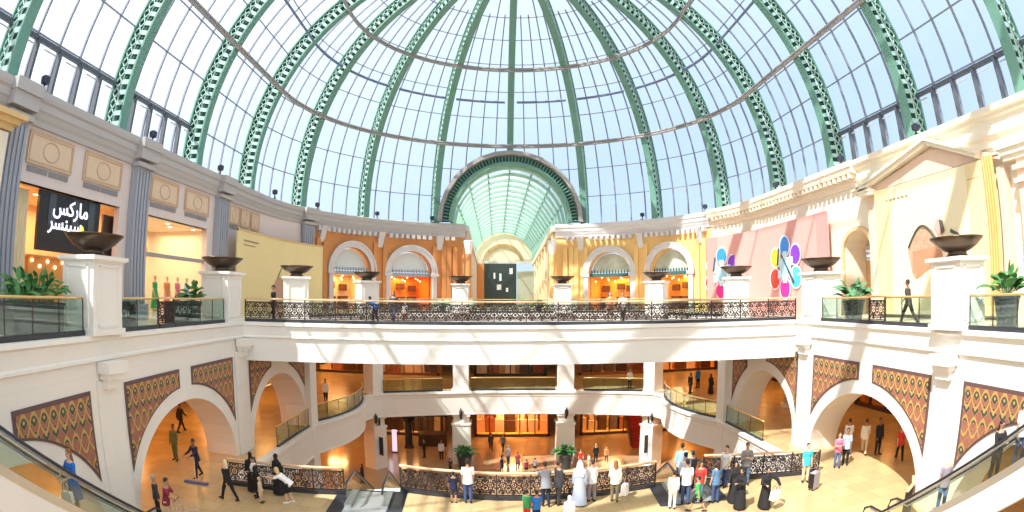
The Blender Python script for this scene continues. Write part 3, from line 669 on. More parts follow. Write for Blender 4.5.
for cx, cy, rz, wh in ((17.40, 31.95, 0, 'beside the arched doorway'), (16.62, 41.0, D(17.5), 'towards the yellow facade')):
    f = bpy.data.objects.new('disc_flower', None); COL.objects.link(f); f.parent = t; f.location = (cx, cy, 15.55); f.rotation_euler = (0, 0, rz)
    for (u, z, r, c, d) in ((.1, 1.42, .62, 'blue', .0), (-1.3, .78, .62, 'purple', 0), (1.42, .72, .62, 'yellow', 0), (1.55, -.68, .66, 'red', 0), (.15, -1.35, .66, 'magenta', 0), (-1.3, -.65, .66, 'cyan', 0), (.05, 0, .62, 'sky', .03)):
        disc((-.03, u, z), r, c, f, 0, d)
    b = MB()
    for u, z in ((.1, .8), (-.7, .4), (.8, .4), (-.7, -.4), (.8, -.4), (.1, -.7)): b.obox((-.05, u, z), (.02, .28, .28), 0)
    b.build('petals', mat('disc_pale', (.55, .80, .92), .4), f)
    b = MB(); b.extrude3([(-.07, .5, .9), (-.07, .75, 1.15), (-.07, -1.0, -1.1), (-.07, -1.2, -.95)], (-.02, 0, 0)); b.extrude3([(-.06, 1.0, .2), (-.06, 1.25, .2), (-.06, 1.0, 1.35), (-.06, .82, 1.3)], (-.02, 0, 0)); b.build('brush', mat('brush_dark', (.05, .07, .12), .4), f)
# --- right wall with arched doorway, pedimented portal
def arch_open(b, P, u0, u1, z0, z1, uc, a, zs, rise, nseg=16, th=.35):
    """wall (u along, z up) with one round-headed opening; P(u, z, d) -> point"""
    us = sorted({u0, u1} | {uc + a * math.cos(PI * i / nseg) for i in range(nseg + 1)})
    def zlow(u, inside): return zs + rise * math.sqrt(max(0, 1 - ((u - uc) / a) ** 2)) if inside else z0
    for ua, ub in zip(us, us[1:]):
        ins = uc - a - 1e-6 <= ua and ub <= uc + a + 1e-6
        za, zb = zlow(ua, ins), zlow(ub, ins)
        n = 1 if ins else max(1, int((ub - ua) / .8))
        for i in range(n):
            p, q = ua + (ub - ua) * i / n, ua + (ub - ua) * (i + 1) / n
            b.quad(P(p, za, 0), P(q, zb, 0), P(q, z1, 0), P(p, z1, 0))
        if ins: b.quad(P(ua, za, 0), P(ua, za, th), P(ub, zb, th), P(ub, zb, 0))
    for u in (uc - a, uc + a): b.quad(P(u, z0, 0), P(u, z0, th), P(u, zs, th), P(u, zs, 0))
b = MB(); PR = lambda u, z, d: (RW + d, u, z)
arch_open(b, PR, 22.6, 27.2, L2, 19.6, 24.55, 1.3, 16.15, 1.0, th=1.6)
wallseg(b, 1, 27.2, 35.9, L2, 20.4); wallseg(b, 1, 2, 13.6, L2, 20.4); wallseg(b, 1, 13.6, 22.6, L2, 20.4)
b.sweep([(0, L2), (0, 20.4), (.35, 20.4), (.35, L2)], [fac(90 - i * 4) for i in range(7)])
struct(b.build('wall_right_upper', CREAML), 'cream wall behind the hoardings on the right', 'wall')
t = thing('door_surround', 'peach arched doorway between the pink hoarding and the portal', 'doorway', (0, 0, 0))
b = MB()
for i in range(20):
    a0, a1 = PI * i / 20, PI * (i + 1) / 20
    f = lambda r, rz, a: (17.86, 24.55 + r * math.cos(a), 16.15 + rz * math.sin(a))
    b.extrude3([f(1.3, 1.0, a0), f(1.55, 1.25, a0), f(1.55, 1.25, a1), f(1.3, 1.0, a1)], (.12, 0, 0))
b.box(17.86, 17.98, 22.98, 23.25, L2, 16.15); b.box(17.86, 17.98, 25.85, 26.1, L2, 16.15); b.build('arch_rim', mat('peach_trim', (.78, .50, .28), .6), t)
MB().box(19.62, 19.7, 23.1, 26.0, L2, 17.3).build('back_panel', mat('doorway_tan', (.62, .36, .16), .6, var=.1), t)
o = MB().box(18.35, 18.45, 23.35, 24.3, 15.5, 16.3).build('shop_plaque', mat('plaque_grey', (.42, .36, .36), .5)); tag(o, 'grey plaque with white lines hung in the arched doorway', 'sign')
b = MB()
for z in (15.7, 15.95): b.box(18.31, 18.36, 23.45, 24.2, z, z + .12)
b.build('lettering', WHITE, o)
# portal
t = thing('portal', 'cream portal with a shallow pediment framing the yellow handbag banner', 'portal', (0, 0, 0))
PEACH = mat('peach_wall', (.78, .58, .45), .65, var=.05)
MB().box(17.55, 17.97, 22.1, 22.9, L2, 18.8).build('pier', PEACH, t); MB().box(17.55, 17.97, 13.0, 13.45, L2, 18.4).build('pier', PEACH, t)
b = MB(); b.extrude3([(17.6, 13.3, 18.9), (17.6, 22.6, 18.9), (17.6, 22.6, 19.1), (17.6, 17.55, 20.0), (17.6, 13.9, 19.1)], (.3, 0, 0)); b.build('tympanum', PEACH, t)
b = MB()
for (ya, za), (yb, zb) in (((23.3, 19.05), (17.5, 20.28)), ((17.5, 20.28), (14.3, 19.0)), ((23.8, 18.98), (22.3, 19.02))):
    b.bar((17.55, ya, za), (17.55, yb, zb), .6, .2, up=(0, 0, 1)); b.bar((17.5, ya, za + .16), (17.5, yb, zb + .16), .75, .13, up=(0, 0, 1))
b.build('pediment', CREAML, t)
b = MB(); b.obox((17.5, 22.6, 18.8), (.4, .55, .10)); b.obox((17.5, 22.6, 18.93), (.45, .57, .04)); b.build('capital', CREAML, t)
t = thing('entablature', 'cream stepped entablature at the right edge past the portal', 'entablature', (0, 0, 0))
b = MB(); b.box(17.2, 17.97, 5, 13.2, 18.95, 19.25); b.box(17.3, 17.97, 5, 13.0, 18.7, 18.95); b.box(17.4, 17.97, 5, 12.9, 18.5, 18.7); b.build('mouldings', CREAML, t)
for y in (11.7, 9.2):
    MB().box(17.5, 17.97, y - .55, y + .55, L2, 18.5).build('shaft', PEACH, t)
    b = MB()
    for z in (17.6, 18.1): b.box(17.35, 17.97, y - .7, y + .7, z, z + .16)
    b.build('capital', CREAML, t)
t = thing('yellow_banner', 'tall pale yellow banner with a handbag and lipstick picture in the portal', 'banner', (0, 0, 0))
MB().box(17.38, 17.46, 13.95, 22.0, 12.75, 18.82).build('cloth', mat('banner_yellow', (.86, .74, .50), .7, var=.03), t)
for ya, yb in ((13.95, 15.2), (20.8, 22.0)): MB().box(17.36, 17.375, ya, yb, 12.75, 18.82).build('edge_band', mat('banner_edge', (.80, .62, .34), .7), t)
b = MB(); PD = lambda *p: [(17.36, y, z) for y, z in p]
b.extrude3(PD((19.55, 15.6), (19.2, 16.2), (18.5, 16.6), (17.8, 16.5), (17.3, 15.9), (17.1, 15.2), (19.0, 14.35), (19.3, 14.6)), (.02, 0, 0)); bp_ = b.build('bag_picture', mat('bag_cream', (.48, .32, .21), .7, var=.45, scale=7), t)
b = MB(); b.extrude3([(17.35, y, z) for y, z in ((19.25, 14.9), (19.2, 15.6), (17.2, 15.75), (17.1, 15.2), (19.0, 14.35))], (.01, 0, 0)); b.build('bag_base', mat('bag_brown', (.55, .25, .14), .6, var=.25, scale=7), bp_)
MB().tube([(17.33, 19.5 - 2.2 * i / 14, 15.8 + .9 * math.sin(PI * i / 14)) for i in range(15)], .05, 5).build('handle', BAGD, bp_)
b = MB(); b.extrude3(PD((17.6, 16.5), (17.4, 16.85), (17.15, 16.8), (17.05, 16.3), (17.3, 16.1)), (-.02, 0, 0)); lp = b.build('lipstick_picture', PK, t)
b = MB(); b.extrude3([(17.33, y, z) for y, z in ((17.2, 16.85), (16.95, 16.75), (16.85, 16.3), (17.1, 16.15))], (-.01, 0, 0)); b.extrude3([(17.33, y, z) for y, z in ((16.5, 16.2), (16.45, 16.35), (15.9, 16.1), (15.9, 15.98))], (-.01, 0, 0)); b.build('lipstick_tube', BAGD, lp)
b = MB()
for i in range(6): b.box(17.35, 17.37, 20.9 - i * .32, 21.1 - i * .32, 18.18, 18.24)
b.build('lettering', mat('caption_brown', (.32, .24, .12)), t); b = MB()
for i in range(4): b.box(17.35, 17.37, 15.0 - i * .2, 15.1 - i * .2, 18.15, 18.2)
b.build('lettering', mat('caption_brown', (.32, .24, .12)), t)
t = thing('gold_curtain', 'narrow gold curtain hanging at the right side of the yellow banner', 'curtain', (17.3, 13.72, 12.75))
b = MB()
for i in range(4): b.lathe([(.10, 0), (.07, 3), (.10, 6.1)], (-.05, -.25 + i * .15, 0), 8)
b.build('fold', mat('curtain_gold', (.62, .40, .14), .6), t)
# --- far facades, orange on the left and yellow on the right
FAL, FAR_ = (-51.3, -31.3), (31.3, 51.3)
def far_wall(s, m, name, lab):
    b = MB(); P = lambda u, z, d: (lambda f: (f[0], f[1], z))(fac(math.degrees(u / RW), RW + d))
    e = lambda a: RW * D(a)
    lo, hi = sorted((s * 14.2, s * 66.5)); cs = sorted((s * 31.3, s * 51.3)); md = sum(cs) / 2
    arch_open(b, P, e(lo), e(md), L2, 19.7, e(cs[0]), 2.12, 15.95, 2.1, th=.9); arch_open(b, P, e(md), e(hi), L2, 19.7, e(cs[1]), 2.12, 15.95, 2.1, th=.9)
    struct(b.build(name, m, fix=False), lab, 'wall')
far_wall(-1, ORANGE, 'wall_far_left', 'orange rendered facade of the round end'); far_wall(1, YELLOW, 'wall_far_right', 'yellow rendered facade of the round end')
LUN = mat('lunette_pale', (.66, .74, .76), .5, var=.03); LUNR = mat('lunette_reflecting', (.48, .52, .44), .12, var=.5, scale=1.2)
def shop_arch(a, lab, lun, glow, n):
    x, y, nx, ny = fac(a); t = thing('arched_shopfront', lab, 'shopfront', (x, y, 0), -D(a), 'arched shopfronts of the round end')
    # local x along the wall, local y outward (away from the hall)
    b = MB()
    for i in range(24):
        a0, a1 = PI * i / 24, PI * (i + 1) / 24; f = lambda r, q, yy: (r * math.cos(q), yy, 15.95 + r * math.sin(q))
        for r0, r1, yy in ((2.1, 2.62, -.36), (2.5, 2.68, -.42)): b.extrude3([f(r0, a0, yy), f(r1, a0, yy), f(r1, a1, yy), f(r0, a1, yy)], (0, .14 if yy > -.38 else .19, 0))
    b.build('arch_surround', TRIM, t)
    for s in (-1, 1):
        b = MB(); b.obox((s * 2.33, -.31, 14.25), (.22, .09, 1.67)); b.obox((s * 2.36, -.37, 15.85), (.38, .13, .13)); b.build('jamb', TRIM, t)
    b = MB(); n_ = 20; b.extrude3([(1.97, .35, 16.1)] + [(1.97 * math.cos(PI * i / n_), .35, 15.95 + 1.97 * math.sin(PI * i / n_)) for i in range(2, n_ - 1)] + [(-1.97, .35, 16.1)], (0, .06, 0)); b.build('lunette', lun, t)
    b = MB(); b.obox((0, .3, 15.85), (2.1, .14, .16)); 
    for i in range(14): b.lathe([(.03, 0), (.07, .15), (.03, .35)], (-1.95 + i * .3, .25, 16.0), 6)
    b.build('transom', GREY if lun is LUN else GREEND, t)
    b = MB(); d = 3.2
    b.quad((-2.1, d, L2), (2.1, d, L2), (2.1, d, 15.7), (-2.1, d, 15.7)); b.quad((-2.1, .4, L2), (-2.1, d, L2), (-2.1, d, 15.7), (-2.1, .4, 15.7)); b.quad((2.1, .4, L2), (2.1, d, L2), (2.1, d, 15.7), (2.1, .4, 15.7)); b.quad((-2.1, .4, 15.7), (2.1, .4, 15.7), (2.1, d, 15.7), (-2.1, d, 15.7))
    b.build('room_lining', glow, t, fix=False)
    for k in range(3):
        q = MB(); xx = -1.4 + 1.35 * k + rnd.uniform(-.2, .2); q.obox((xx, d - .3, 13.2), (.45, .2, .6)); q.build('display', mat('display_dark', (.10, .04, .02), .5, var=.3), t); q = MB(); q.obox((xx, d - .3, 14.6 + .2 * (k % 2)), (.4, .12, .3)); q.build('display', mat('display_dark', (.10, .04, .02), .5, var=.3), t)
    for k in range(9): MB().lathe([(.02, 0), (.06, .05), (.06, .12), (.02, .16)], (-1.8 + .45 * k, .9 + .5 * (k % 3), 15.2 + .12 * ((k * 7) % 4)), 6).build('lamp', mat('lamp_warm', (1, .8, .5), emit=(1, .65, .3, 6)), t)
    lx, ly, _, _ = fac(a, RW + 1.9); lit('arch_shop_lamp', (lx, ly, 15.6), 170, (1, .50, .14), 2.2)
GLO = mat('shop_glow_orange', (.85, .42, .10), .6, var=.25, scale=1.5); GLO2 = mat('shop_glow_pale', (.80, .62, .42), .6, var=.2, scale=1.5); GLO3 = mat('shop_glow_red', (.85, .27, .05), .6, var=.3, scale=1.5)
shop_arch(-51.3, 'arched shopfront in the orange facade beside the yellow hoarding, pale interior', LUN, GLO2, 1)
shop_arch(-31.3, 'arched shopfront in the orange facade beside the central passage, glowing orange inside', LUN, GLO3, 2)
shop_arch(31.3, 'arched shopfront in the yellow facade beside the central passage', LUNR, GLO, 3)
shop_arch(51.3, 'arched shopfront in the yellow facade beside the pink hoarding', LUNR, GLO, 4)
for a in (-62.5, -41.6, -22.2, 22.2, 41.6, 62.5):
    x, y, nx, ny = fac(a); w = .34
    b = MB(); b.add([(-w, 0, 19.6), (w, 0, 19.6), (w * .7, 0, 18.25), (-w * .7, 0, 18.25), (-w, -.55, 19.6), (w, -.55, 19.6), (w * .7, -.12, 18.25), (-w * .7, -.12, 18.25)], [(0, 1, 5, 4), (1, 2, 6, 5), (2, 3, 7, 6), (3, 0, 4, 7), (4, 5, 6, 7), (3, 2, 1, 0)])
    o = b.build('cornice_bracket', TRIM); o.location = (x, y, 0); o.rotation_euler = (0, 0, -D(a))
    tag(o, 'grey tapered bracket under the cornice, %s' % {-62.5: 'at the far left of the orange facade', -41.6: 'between the two orange arches', -22.2: 'at the right end of the orange facade', 22.2: 'at the left end of the yellow facade', 41.6: 'between the two yellow arches', 62.5: 'beside the pink hoarding'}[a], 'bracket', 'brackets under the far cornice')
    b = MB(); r0 = RW
for s in (-1, 1):
    b = MB()
    for i in range(26):
        a = s * (18 + i * 1.85)
        if min(abs(abs(a) - q) for q in (22.2, 41.6, 62.5)) < 1.6: continue
        x, y, nx, ny = fac(a, RW - .22); b.obox((x, y, 19.38), (.15, .22, .18), -D(a))
    struct(b.build('trim_15' if s < 0 else 'trim_16', TRIM), 'row of dentils under the far cornice', 'cornice')
    b = MB()
    for a0, a1 in ((41.6, 2.0), (62.5, 1.6), (22.2, 1.9), (18.2, 1.2)):
        for da in (-a1, a1):
            x, y, nx, ny = fac(s * (a0 + da * .8), RW - .08); b.obox((x, y, 15.6), (.22, .12, 3.0), -D(s * (a0 + da * .8)))
    struct(b.build('trim_17' if s < 0 else 'trim_18', ORANGE if s < 0 else YELLOW), 'flat strips on the far facade', 'strip')
    # return walls of the passage and its white capitals
    x0 = s * 4.42; b = MB(); b.extrude3([(x0, 53.1, L2), (x0, 84, L2), (x0, 84, 18.95), (x0, 53.1, 20.75)], (s * .9, 0, 0)); struct(b.build('wall_passage_left' if s < 0 else 'wall_passage_right', ORANGE if s < 0 else YELLOW), 'side wall of the central passage', 'wall')
    b = MB()
    for j in range(7): b.box(min(x0, x0 - s * .25), max(x0, x0 - s * .25), 54 + j * 4.2, 55.1 + j * 4.2, L2, 20.1 - j * .24)
    b.extrude3([(x0, 53.2, 20.2), (x0, 84, 18.4), (x0, 84, 18.95), (x0, 53.2, 20.75)], (-s * .4, 0, 0))
    struct(b.build('trim_19' if s < 0 else 'trim_20', TRIM if s < 0 else CREAML), 'pilaster strips and ledge of the central passage', 'trim')
    t = thing('capital', 'white carved capital on the corner of the %s facade at the passage' % ('orange', 'yellow')[s > 0], 'capital', (s * 3.98, 52.35, 0)); MB().lathe([(.26, 17.9), (.3, 18.1), (.42, 18.7), (.5, 19.1), (.4, 19.2)], (0, 0, 0), 10).build('bell', WHITE, t); MB().lathe([(.28, L2), (.28, 17.9)], (0, 0, 0), 10).build('shaft', ORANGE if s < 0 else YELLOW, t)
# end wall of the passage
b = MB(); PE = lambda u, z, d: (u, 83.8 + d, z)
for i in range(28):
    a0, a1 = PI * i / 28, PI * (i + 1) / 28; f = lambda r, q: (-.3 + r * math.cos(q), 83.8, 18.9 + r * math.sin(q)); b.extrude3([f(2.6, a0), f(4.6, a0), f(4.6, a1), f(2.6, a1)], (0, .4, 0))
struct(b.build('wall_far', mat('end_wall_cream', (.88, .78, .58), .6)), 'cream arched end wall of the central passage', 'wall')
t = thing('arch_frame', 'bronze arch band on the cream end wall of the passage', 'arch', (-.3, 83.6, 18.9))
b = MB()
for i in range(24):
    a0, a1 = PI * i / 24, PI * (i + 1) / 24; f = lambda r, q: (r * math.cos(q), 0, r * .93 * math.sin(q)); b.extrude3([f(2.6, a0), f(3.1, a0), f(3.1, a1), f(2.6, a1)], (0, .12, 0))
b.build('band', mat('bronze_band', (.50, .33, .15), .5), t)
MB().extrude3([(2.55 * math.cos(PI * i / 20), .3, 2.5 * math.sin(PI * i / 20)) for i in range(21)], (0, .1, 0)).build('lunette', mat('lunette_cream', (.88, .76, .55), .6), t)
o = MB().box(-4.4, 4.4, 83.0, 83.5, 18.75, 19.1).build('trim_21', TRIM); struct(o, 'grey ledge under the end arch', 'ledge')
o = MB().box(-4.4, -3.15, 82.9, 83.6, L2, 18.75).build('trim_22', ORANGE); struct(o, 'orange flank of the far shop', 'wall')
t = thing('far_shopfront', 'dark glazed shopfront closing the far passage, with white hanging shapes', 'shopfront', (0, 0, 0))
MB().box(-3.15, 1.7, 82.9, 83.1, L2, 18.75).build('glazing', mat('dark_green_glass', (.02, .04, .04), .25), t)
for (x, z, w, h) in ((-1.6, 16.9, .25, .9), (-.7, 16.7, .3, 1.1), (.9, 17.6, .45, .9), (-.9, 15.2, .6, .8), (.3, 14.8, .3, .6)):
    MB().obox((x, 82.8, z), (w * .55, .06, h * .5)).build('hanging_shape', mat('hanging_white', (.7, .72, .8), .6), t)
o = MB().box(1.8, 4.3, 82.9, 83.2, L2, 17.6).build('grey_screen', mat('grey_green_screen', (.42, .47, .42), .6)); tag(o, 'grey green screen right of the far dark shopfront', 'screen')
lit('passage_lamp', (0, 70, 20.5), 500, (1, .85, .6), 5, sy=20)
# ------------------------------------------------------------------ railings
def resample(pts, step):
    """points at even spacing along a polyline"""
    L = [0.0]
    for a, c in zip(pts, pts[1:]): L.append(L[-1] + math.hypot(c[0] - a[0], c[1] - a[1]))
    n = max(1, round(L[-1] / step)); out = []
    for i in range(n + 1):
        d = L[-1] * i / n; j = 0
        while j < len(L) - 2 and L[j + 1] < d: j += 1
        t = (d - L[j]) / ((L[j + 1] - L[j]) or 1); out.append((pts[j][0] + (pts[j + 1][0] - pts[j][0]) * t, pts[j][1] + (pts[j + 1][1] - pts[j][1]) * t))
    return out
SCR = {}
def scroll_mesh(w, h):
    """one wrought panel of circles, spirals and bars, w wide, h high, in the x-z plane"""
    key = (round(w, 2), h)
    if key in SCR: return SCR[key]
    b = MB(); r = .024
    def circ(cx, cz, q, n=12): b.tube([(cx + q * math.cos(2 * PI * i / n), 0, cz + q * math.sin(2 * PI * i / n)) for i in range(n)], r, 4, closed=True)
    def spiral(cx, cz, q, dr, a0):
        b.tube([(cx + dr * q * (1 - .75 * i / 14) * math.cos(a0 + i * .62), 0, cz + q * (1 - .75 * i / 14) * math.sin(a0 + i * .62)) for i in range(15)], r, 4)
    b.bar((-w / 2, 0, .04), (w / 2, 0, .04), .03, .04); b.bar((-w / 2, 0, h - .1), (w / 2, 0, h - .1), .03, .03)
    k = max(1, round(w / .48)); cw = w / k
    for i in range(k):
        cx = -w / 2 + cw * (i + .5); q = min(cw * .5, .25) * .92
        circ(cx, h * .5, q * .62); circ(cx, h * .5, q * .25, 8)
        for sx in (-1, 1):
            spiral(cx + sx * q * .55, h * .22, q * .5, sx, PI / 2); spiral(cx + sx * q * .55, h * .76, q * .5, sx, -PI / 2)
            b.tube([(cx + sx * q * .95, 0, h * .12), (cx + sx * q * .35, 0, h * .34), (cx + sx * q * .95, 0, h * .5), (cx + sx * q * .35, 0, h * .66), (cx + sx * q * .95, 0, h * .86)], r, 4)
        b.bar((cx, 0, .04), (cx, 0, h * .36), .02, .02); b.bar((cx, 0, h * .64), (cx, 0, h - .1), .02, .02)
        if i: b.bar((cx - cw / 2, 0, .04), (cx - cw / 2, 0, h - .1), .02, .02)
        for sx in (-1, 1): circ(cx + sx * q * .98, h * .36, q * .16, 7); circ(cx + sx * q * .98, h * .64, q * .16, 7); circ(cx, h * .14, q * .22, 8); circ(cx, h * .84, q * .2, 8)
    o = b.build('scroll_panel', IRON); me = o.data; bpy.data.objects.remove(o); SCR[key] = me
    return me
def iron_rail(pts, z, label, group=None, step=1.5, hrail=WOOD, kerb=.16, hh=1.06):
    p = resample(pts, step); t = thing('iron_railing', label, 'railing', (0, 0, z), 0, group)
    nn = normals(p)
    k = MB().sweep([(-.09, 0), (-.09, kerb), (.09, kerb), (.09, 0)], nn).build('kerb', KERB, t)
    MB().sweep([(-.06, hh), (-.07, hh + .05), (-.04, hh + .08), (.04, hh + .08), (.07, hh + .05), (.06, hh)], nn).build('handrail', hrail, t)
    pm = MB().box(-.028, .028, -.028, .028, kerb, hh).build('post', IRON, t); pm.location = (p[0][0], p[0][1], 0)
    for q in p[1:]:
        c = pm.copy(); COL.objects.link(c); c.parent = t; c.location = (q[0], q[1], 0)
    for a, c in zip(p, p[1:]):
        w = math.hypot(c[0] - a[0], c[1] - a[1]); o = bpy.data.objects.new('scroll_panel', scroll_mesh(w - .06, hh - kerb)); COL.objects.link(o); o.parent = t
        o.location = ((a[0] + c[0]) / 2, (a[1] + c[1]) / 2, kerb); o.rotation_euler = (0, 0, math.atan2(c[1] - a[1], c[0] - a[0])); o.scale = (w / max(.1, w), 1, 1)
    return t
def glass_rail(pts, z, label, group=None, step=1.25, kerb=.15, hh=1.05, hrail=GOLD, m=RGLASS):
    p = resample(pts, step); t = thing('glass_railing', label, 'railing', (0, 0, z), 0, group); nn = normals(p)
    MB().sweep([(-.08, 0), (-.08, kerb), (.08, kerb), (.08, 0)], nn).build('kerb', KERB, t)
    MB().tube([(x, y, hh + .02) for x, y in resample(pts, .6)], .04, 8).build('handrail', hrail, t, smooth=True)
    for a, c in zip(p, p[1:]):
        d = Vector((c[0] - a[0], c[1] - a[1], 0)); l = d.length; d.normalize()
        mid = Vector(((a[0] + c[0]) / 2, (a[1] + c[1]) / 2, (kerb + hh) / 2))
        MB().obox(mid, (l / 2 - .015, .008, (hh - kerb) / 2 - .0), math.atan2(d.y, d.x)).build('glass_panel', m, t)
    for q in p: MB().obox((q[0], q[1], (kerb + hh) / 2), (.012, .02, (hh - kerb) / 2), 0).build('post', IRON, t)
    return t
# upper floor: bridge railing and side railings
bx = [(-13.42 + 26.95 * i / 30, bridge_y(-13.42 + 26.95 * i / 30) + .14) for i in range(31)]
iron_rail(bx, L2, 'long wrought iron railing with a pale wooden handrail along the upper bridge')
wy_ = lambda s, y0, y1: [(s * (W(y0 + (y1 - y0) * i / 12) + .14), y0 + (y1 - y0) * i / 12) for i in range(13)]
glass_rail(wy_(-1, 5.0, 12.25), L2, 'glass railing of the left walkway nearest the camera, before the near pillar')
glass_rail(wy_(-1, 14.05, 16.9), L2, 'glass railing of the left walkway between the near pillar and the iron panel')
glass_rail(wy_(-1, 18.15, 22.55), L2, 'glass railing of the left walkway between the iron panel and the far pillar')
iron_rail(wy_(-1, 16.95, 18.1), L2, 'short wrought iron panel set between the left glass railings', step=1.2, hrail=GOLD)
glass_rail(wy_(1, 5.0, 11.95), L2, 'glass railing of the right walkway nearest the camera, by the pot of big leaves')
glass_rail(wy_(1, 13.75, 17.05), L2, 'glass railing of the right walkway where a man in black walks')
glass_rail(wy_(1, 18.25, 22.05), L2, 'glass railing of the right walkway before the plant by the far pillar')
iron_rail(wy_(1, 17.1, 18.2), L2, 'short wrought iron panel set between the right glass railings', step=1.2, hrail=GOLD)
# upper floor round the far well
f2 = [(x, y + .2) for x, y in far2]
glass_rail(f2, L2, 'glass railing of the upper floor at the far side of the far well', step=2.4)
for s in (-1, 1): glass_rail([(s * (abs(x) + .2), y) for x, y in (ring2 if s > 0 else ring2)], L2, 'glass railing of the upper floor on the %s of the far well' % ('left', 'right')[s > 0], step=2.0)
# middle floor: iron railing round the near side of the well, open at both escalators
iron_rail([(-12.05, 19.15), (-9.9, 19.3), (-7.6, 19.5), (-7.2, 19.65)], L1, 'wrought iron railing of the middle floor left of the left down escalator', step=1.35)
iron_rail([(-5.1, 20.45), (-3.5, 20.05), (-1.2, 19.72), (.3, 19.68), (2.6, 19.9), (4.9, 20.4)], L1, 'wrought iron railing of the middle floor between the two down escalators', step=1.35)
iron_rail([(7.05, 20.6), (9.1, 19.95), (12.05, 19.25)], L1, 'wrought iron railing of the middle floor right of the right down escalator', step=1.35)
iron_rail([(11.75, 12.95), (12.4, 13.3), (13.0, 13.95)], L1, 'curved wrought iron railing at the bottom right beside the pier', step=.85)
sr = [(x + .2, y) for x, y in side_r[:3]]; cv = [(x + .2, y) for x, y in side_r[3:-2]]
for s in (-1, 1):
    nm = ('left', 'right')[s > 0]
    glass_rail([(s * 12.28, 25.2), (s * 12.26, 28), (s * 12.22, 30.0)], L1, 'glass railing of the middle floor seen through the %s bridge arch' % nm, step=1.6, kerb=.08)
    glass_rail([(s * x, y) for x, y in arc3((12.25, 31.3), (11.5, 40.4), 1.0, 12)], L1, 'glass railing of the curved balcony on the %s of the far well' % nm, step=1.2, kerb=.12)
fa = [(x, y + .22) for x, y in far_arc]
glass_rail([p for p in fa if 4.9 < p[0]], L1, 'glass railing of the middle floor across the far well, right bay', step=1.6)
glass_rail([p for p in fa if -3.6 < p[0] < 3.7], L1, 'glass railing of the middle floor across the far well, centre bay', step=1.6)
glass_rail([p for p in fa if p[0] < -4.8], L1, 'glass railing of the middle floor across the far well, left bay', step=1.6)
# ------------------------------------------------------------------ pillars with bowls
def pillar(x, y, rz, w, label, h=2.3):
    t = thing('stone_pillar', label, 'pillar', (x, y, L2), rz, 'cream pillars carrying bowls'); w /= 2
    b = MB(); b.obox((0, 0, h * .47), (w * .9, w * .9, h * .47)); b.build('shaft', PLAIN, t)
    b = MB()
    for a in range(4):
        m = Matrix.Rotation(a * PI / 2, 3, 'Z')
        for c, hh in (((0, -w * .92, h * .88), (w * .62, .03, .04)), ((0, -w * .92, h * .12), (w * .62, .03, .04)), ((-w * .6, -w * .92, h * .5), (.04, .03, h * .38)), ((w * .6, -w * .92, h * .5), (.04, .03, h * .38))):
            b.obox(m @ Vector(c), hh, mtx=m)
    b.build('panel_frame', PLAIN, t)
    b = MB(); b.obox((0, 0, h * .955), (w, w, .05)); b.obox((0, 0, h * .98), (w * 1.08, w * 1.08, .06)); b.build('cap', PLAIN, t)
    b = MB(); b.obox((0, 0, .09), (w, w, .09)); b.build('plinth', PLAIN, t)
    return t
BOWL = None
def bowl(x, y, label, r=1.05, z=L2 + 2.3 + .03):
    global BOWL
    if BOWL is None:
        t = thing('bronze_bowl', label, 'bowl', (x, y, z), 0, 'bronze bowls on the pillars')
        MB().lathe([(.36, .17), (.5, .2), (.75, .34), (.93, .50), (1.05, .60), (1.06, .64), (.98, .64), (.85, .52), (.6, .40), (.3, .36), (.02, .35)], (0, 0, 0), 32).build('dish', BRONZE, t, smooth=True)
        MB().lathe([(.44, 0), (.44, .05), (.38, .08), (.36, .20)], (0, 0, 0), 20).build('foot', BRONZE, t)
        BOWL = t
    else:
        t = copy_tree(BOWL); t.location = (x, y, z); t['label'] = label
    t.scale = (r / 1.05,) * 3
PL = [(-13.62, 13.15, 0, 1.65, 'near left pillar, before the signboard shop', 1.05), (-14.2, 23.35, 0, 1.65, 'left pillar where the walkway meets the bridge', 1.05),
      (-12.4, 29.0, D(20), 1.5, 'pillar behind the left end of the bridge railing', .95), (-10.0, 36.2, D(35), 1.4, 'second pillar from the left beyond the bridge', .95), (-4.15, 43.6, 0, 1.35, 'pillar left of the central passage', .95),
      (3.9, 43.6, 0, 1.35, 'pillar right of the central passage', .95), (9.5, 36.2, D(-35), 1.4, 'second pillar from the right beyond the bridge', .95), (12.2, 29.0, D(-20), 1.5, 'pillar behind the right end of the bridge railing', .95),
      (14.2, 22.95, 0, 1.65, 'right pillar where the walkway meets the bridge', 1.05), (13.55, 12.85, 0, 1.65, 'near right pillar, before the yellow banner', 1.05)]
for x, y, rz, w, lab, r in PL:
    pillar(x, y, rz, w, 'cream square ' + lab); bowl(x, y, 'wide dark bronze bowl on the ' + lab, r)
# low white walls beyond the bridge
for x, y, w, lab in ((-5.0, 48.6, 1.6, 'left of the passage mouth'), (4.6, 48.6, 1.2, 'right of the passage mouth')):
    o = MB().box(x - w, x + w, y, y + .5, L2, L2 + 1.1).build('low_wall', PLAIN); tag(o, 'low white block wall beyond the far well, ' + lab, 'wall')
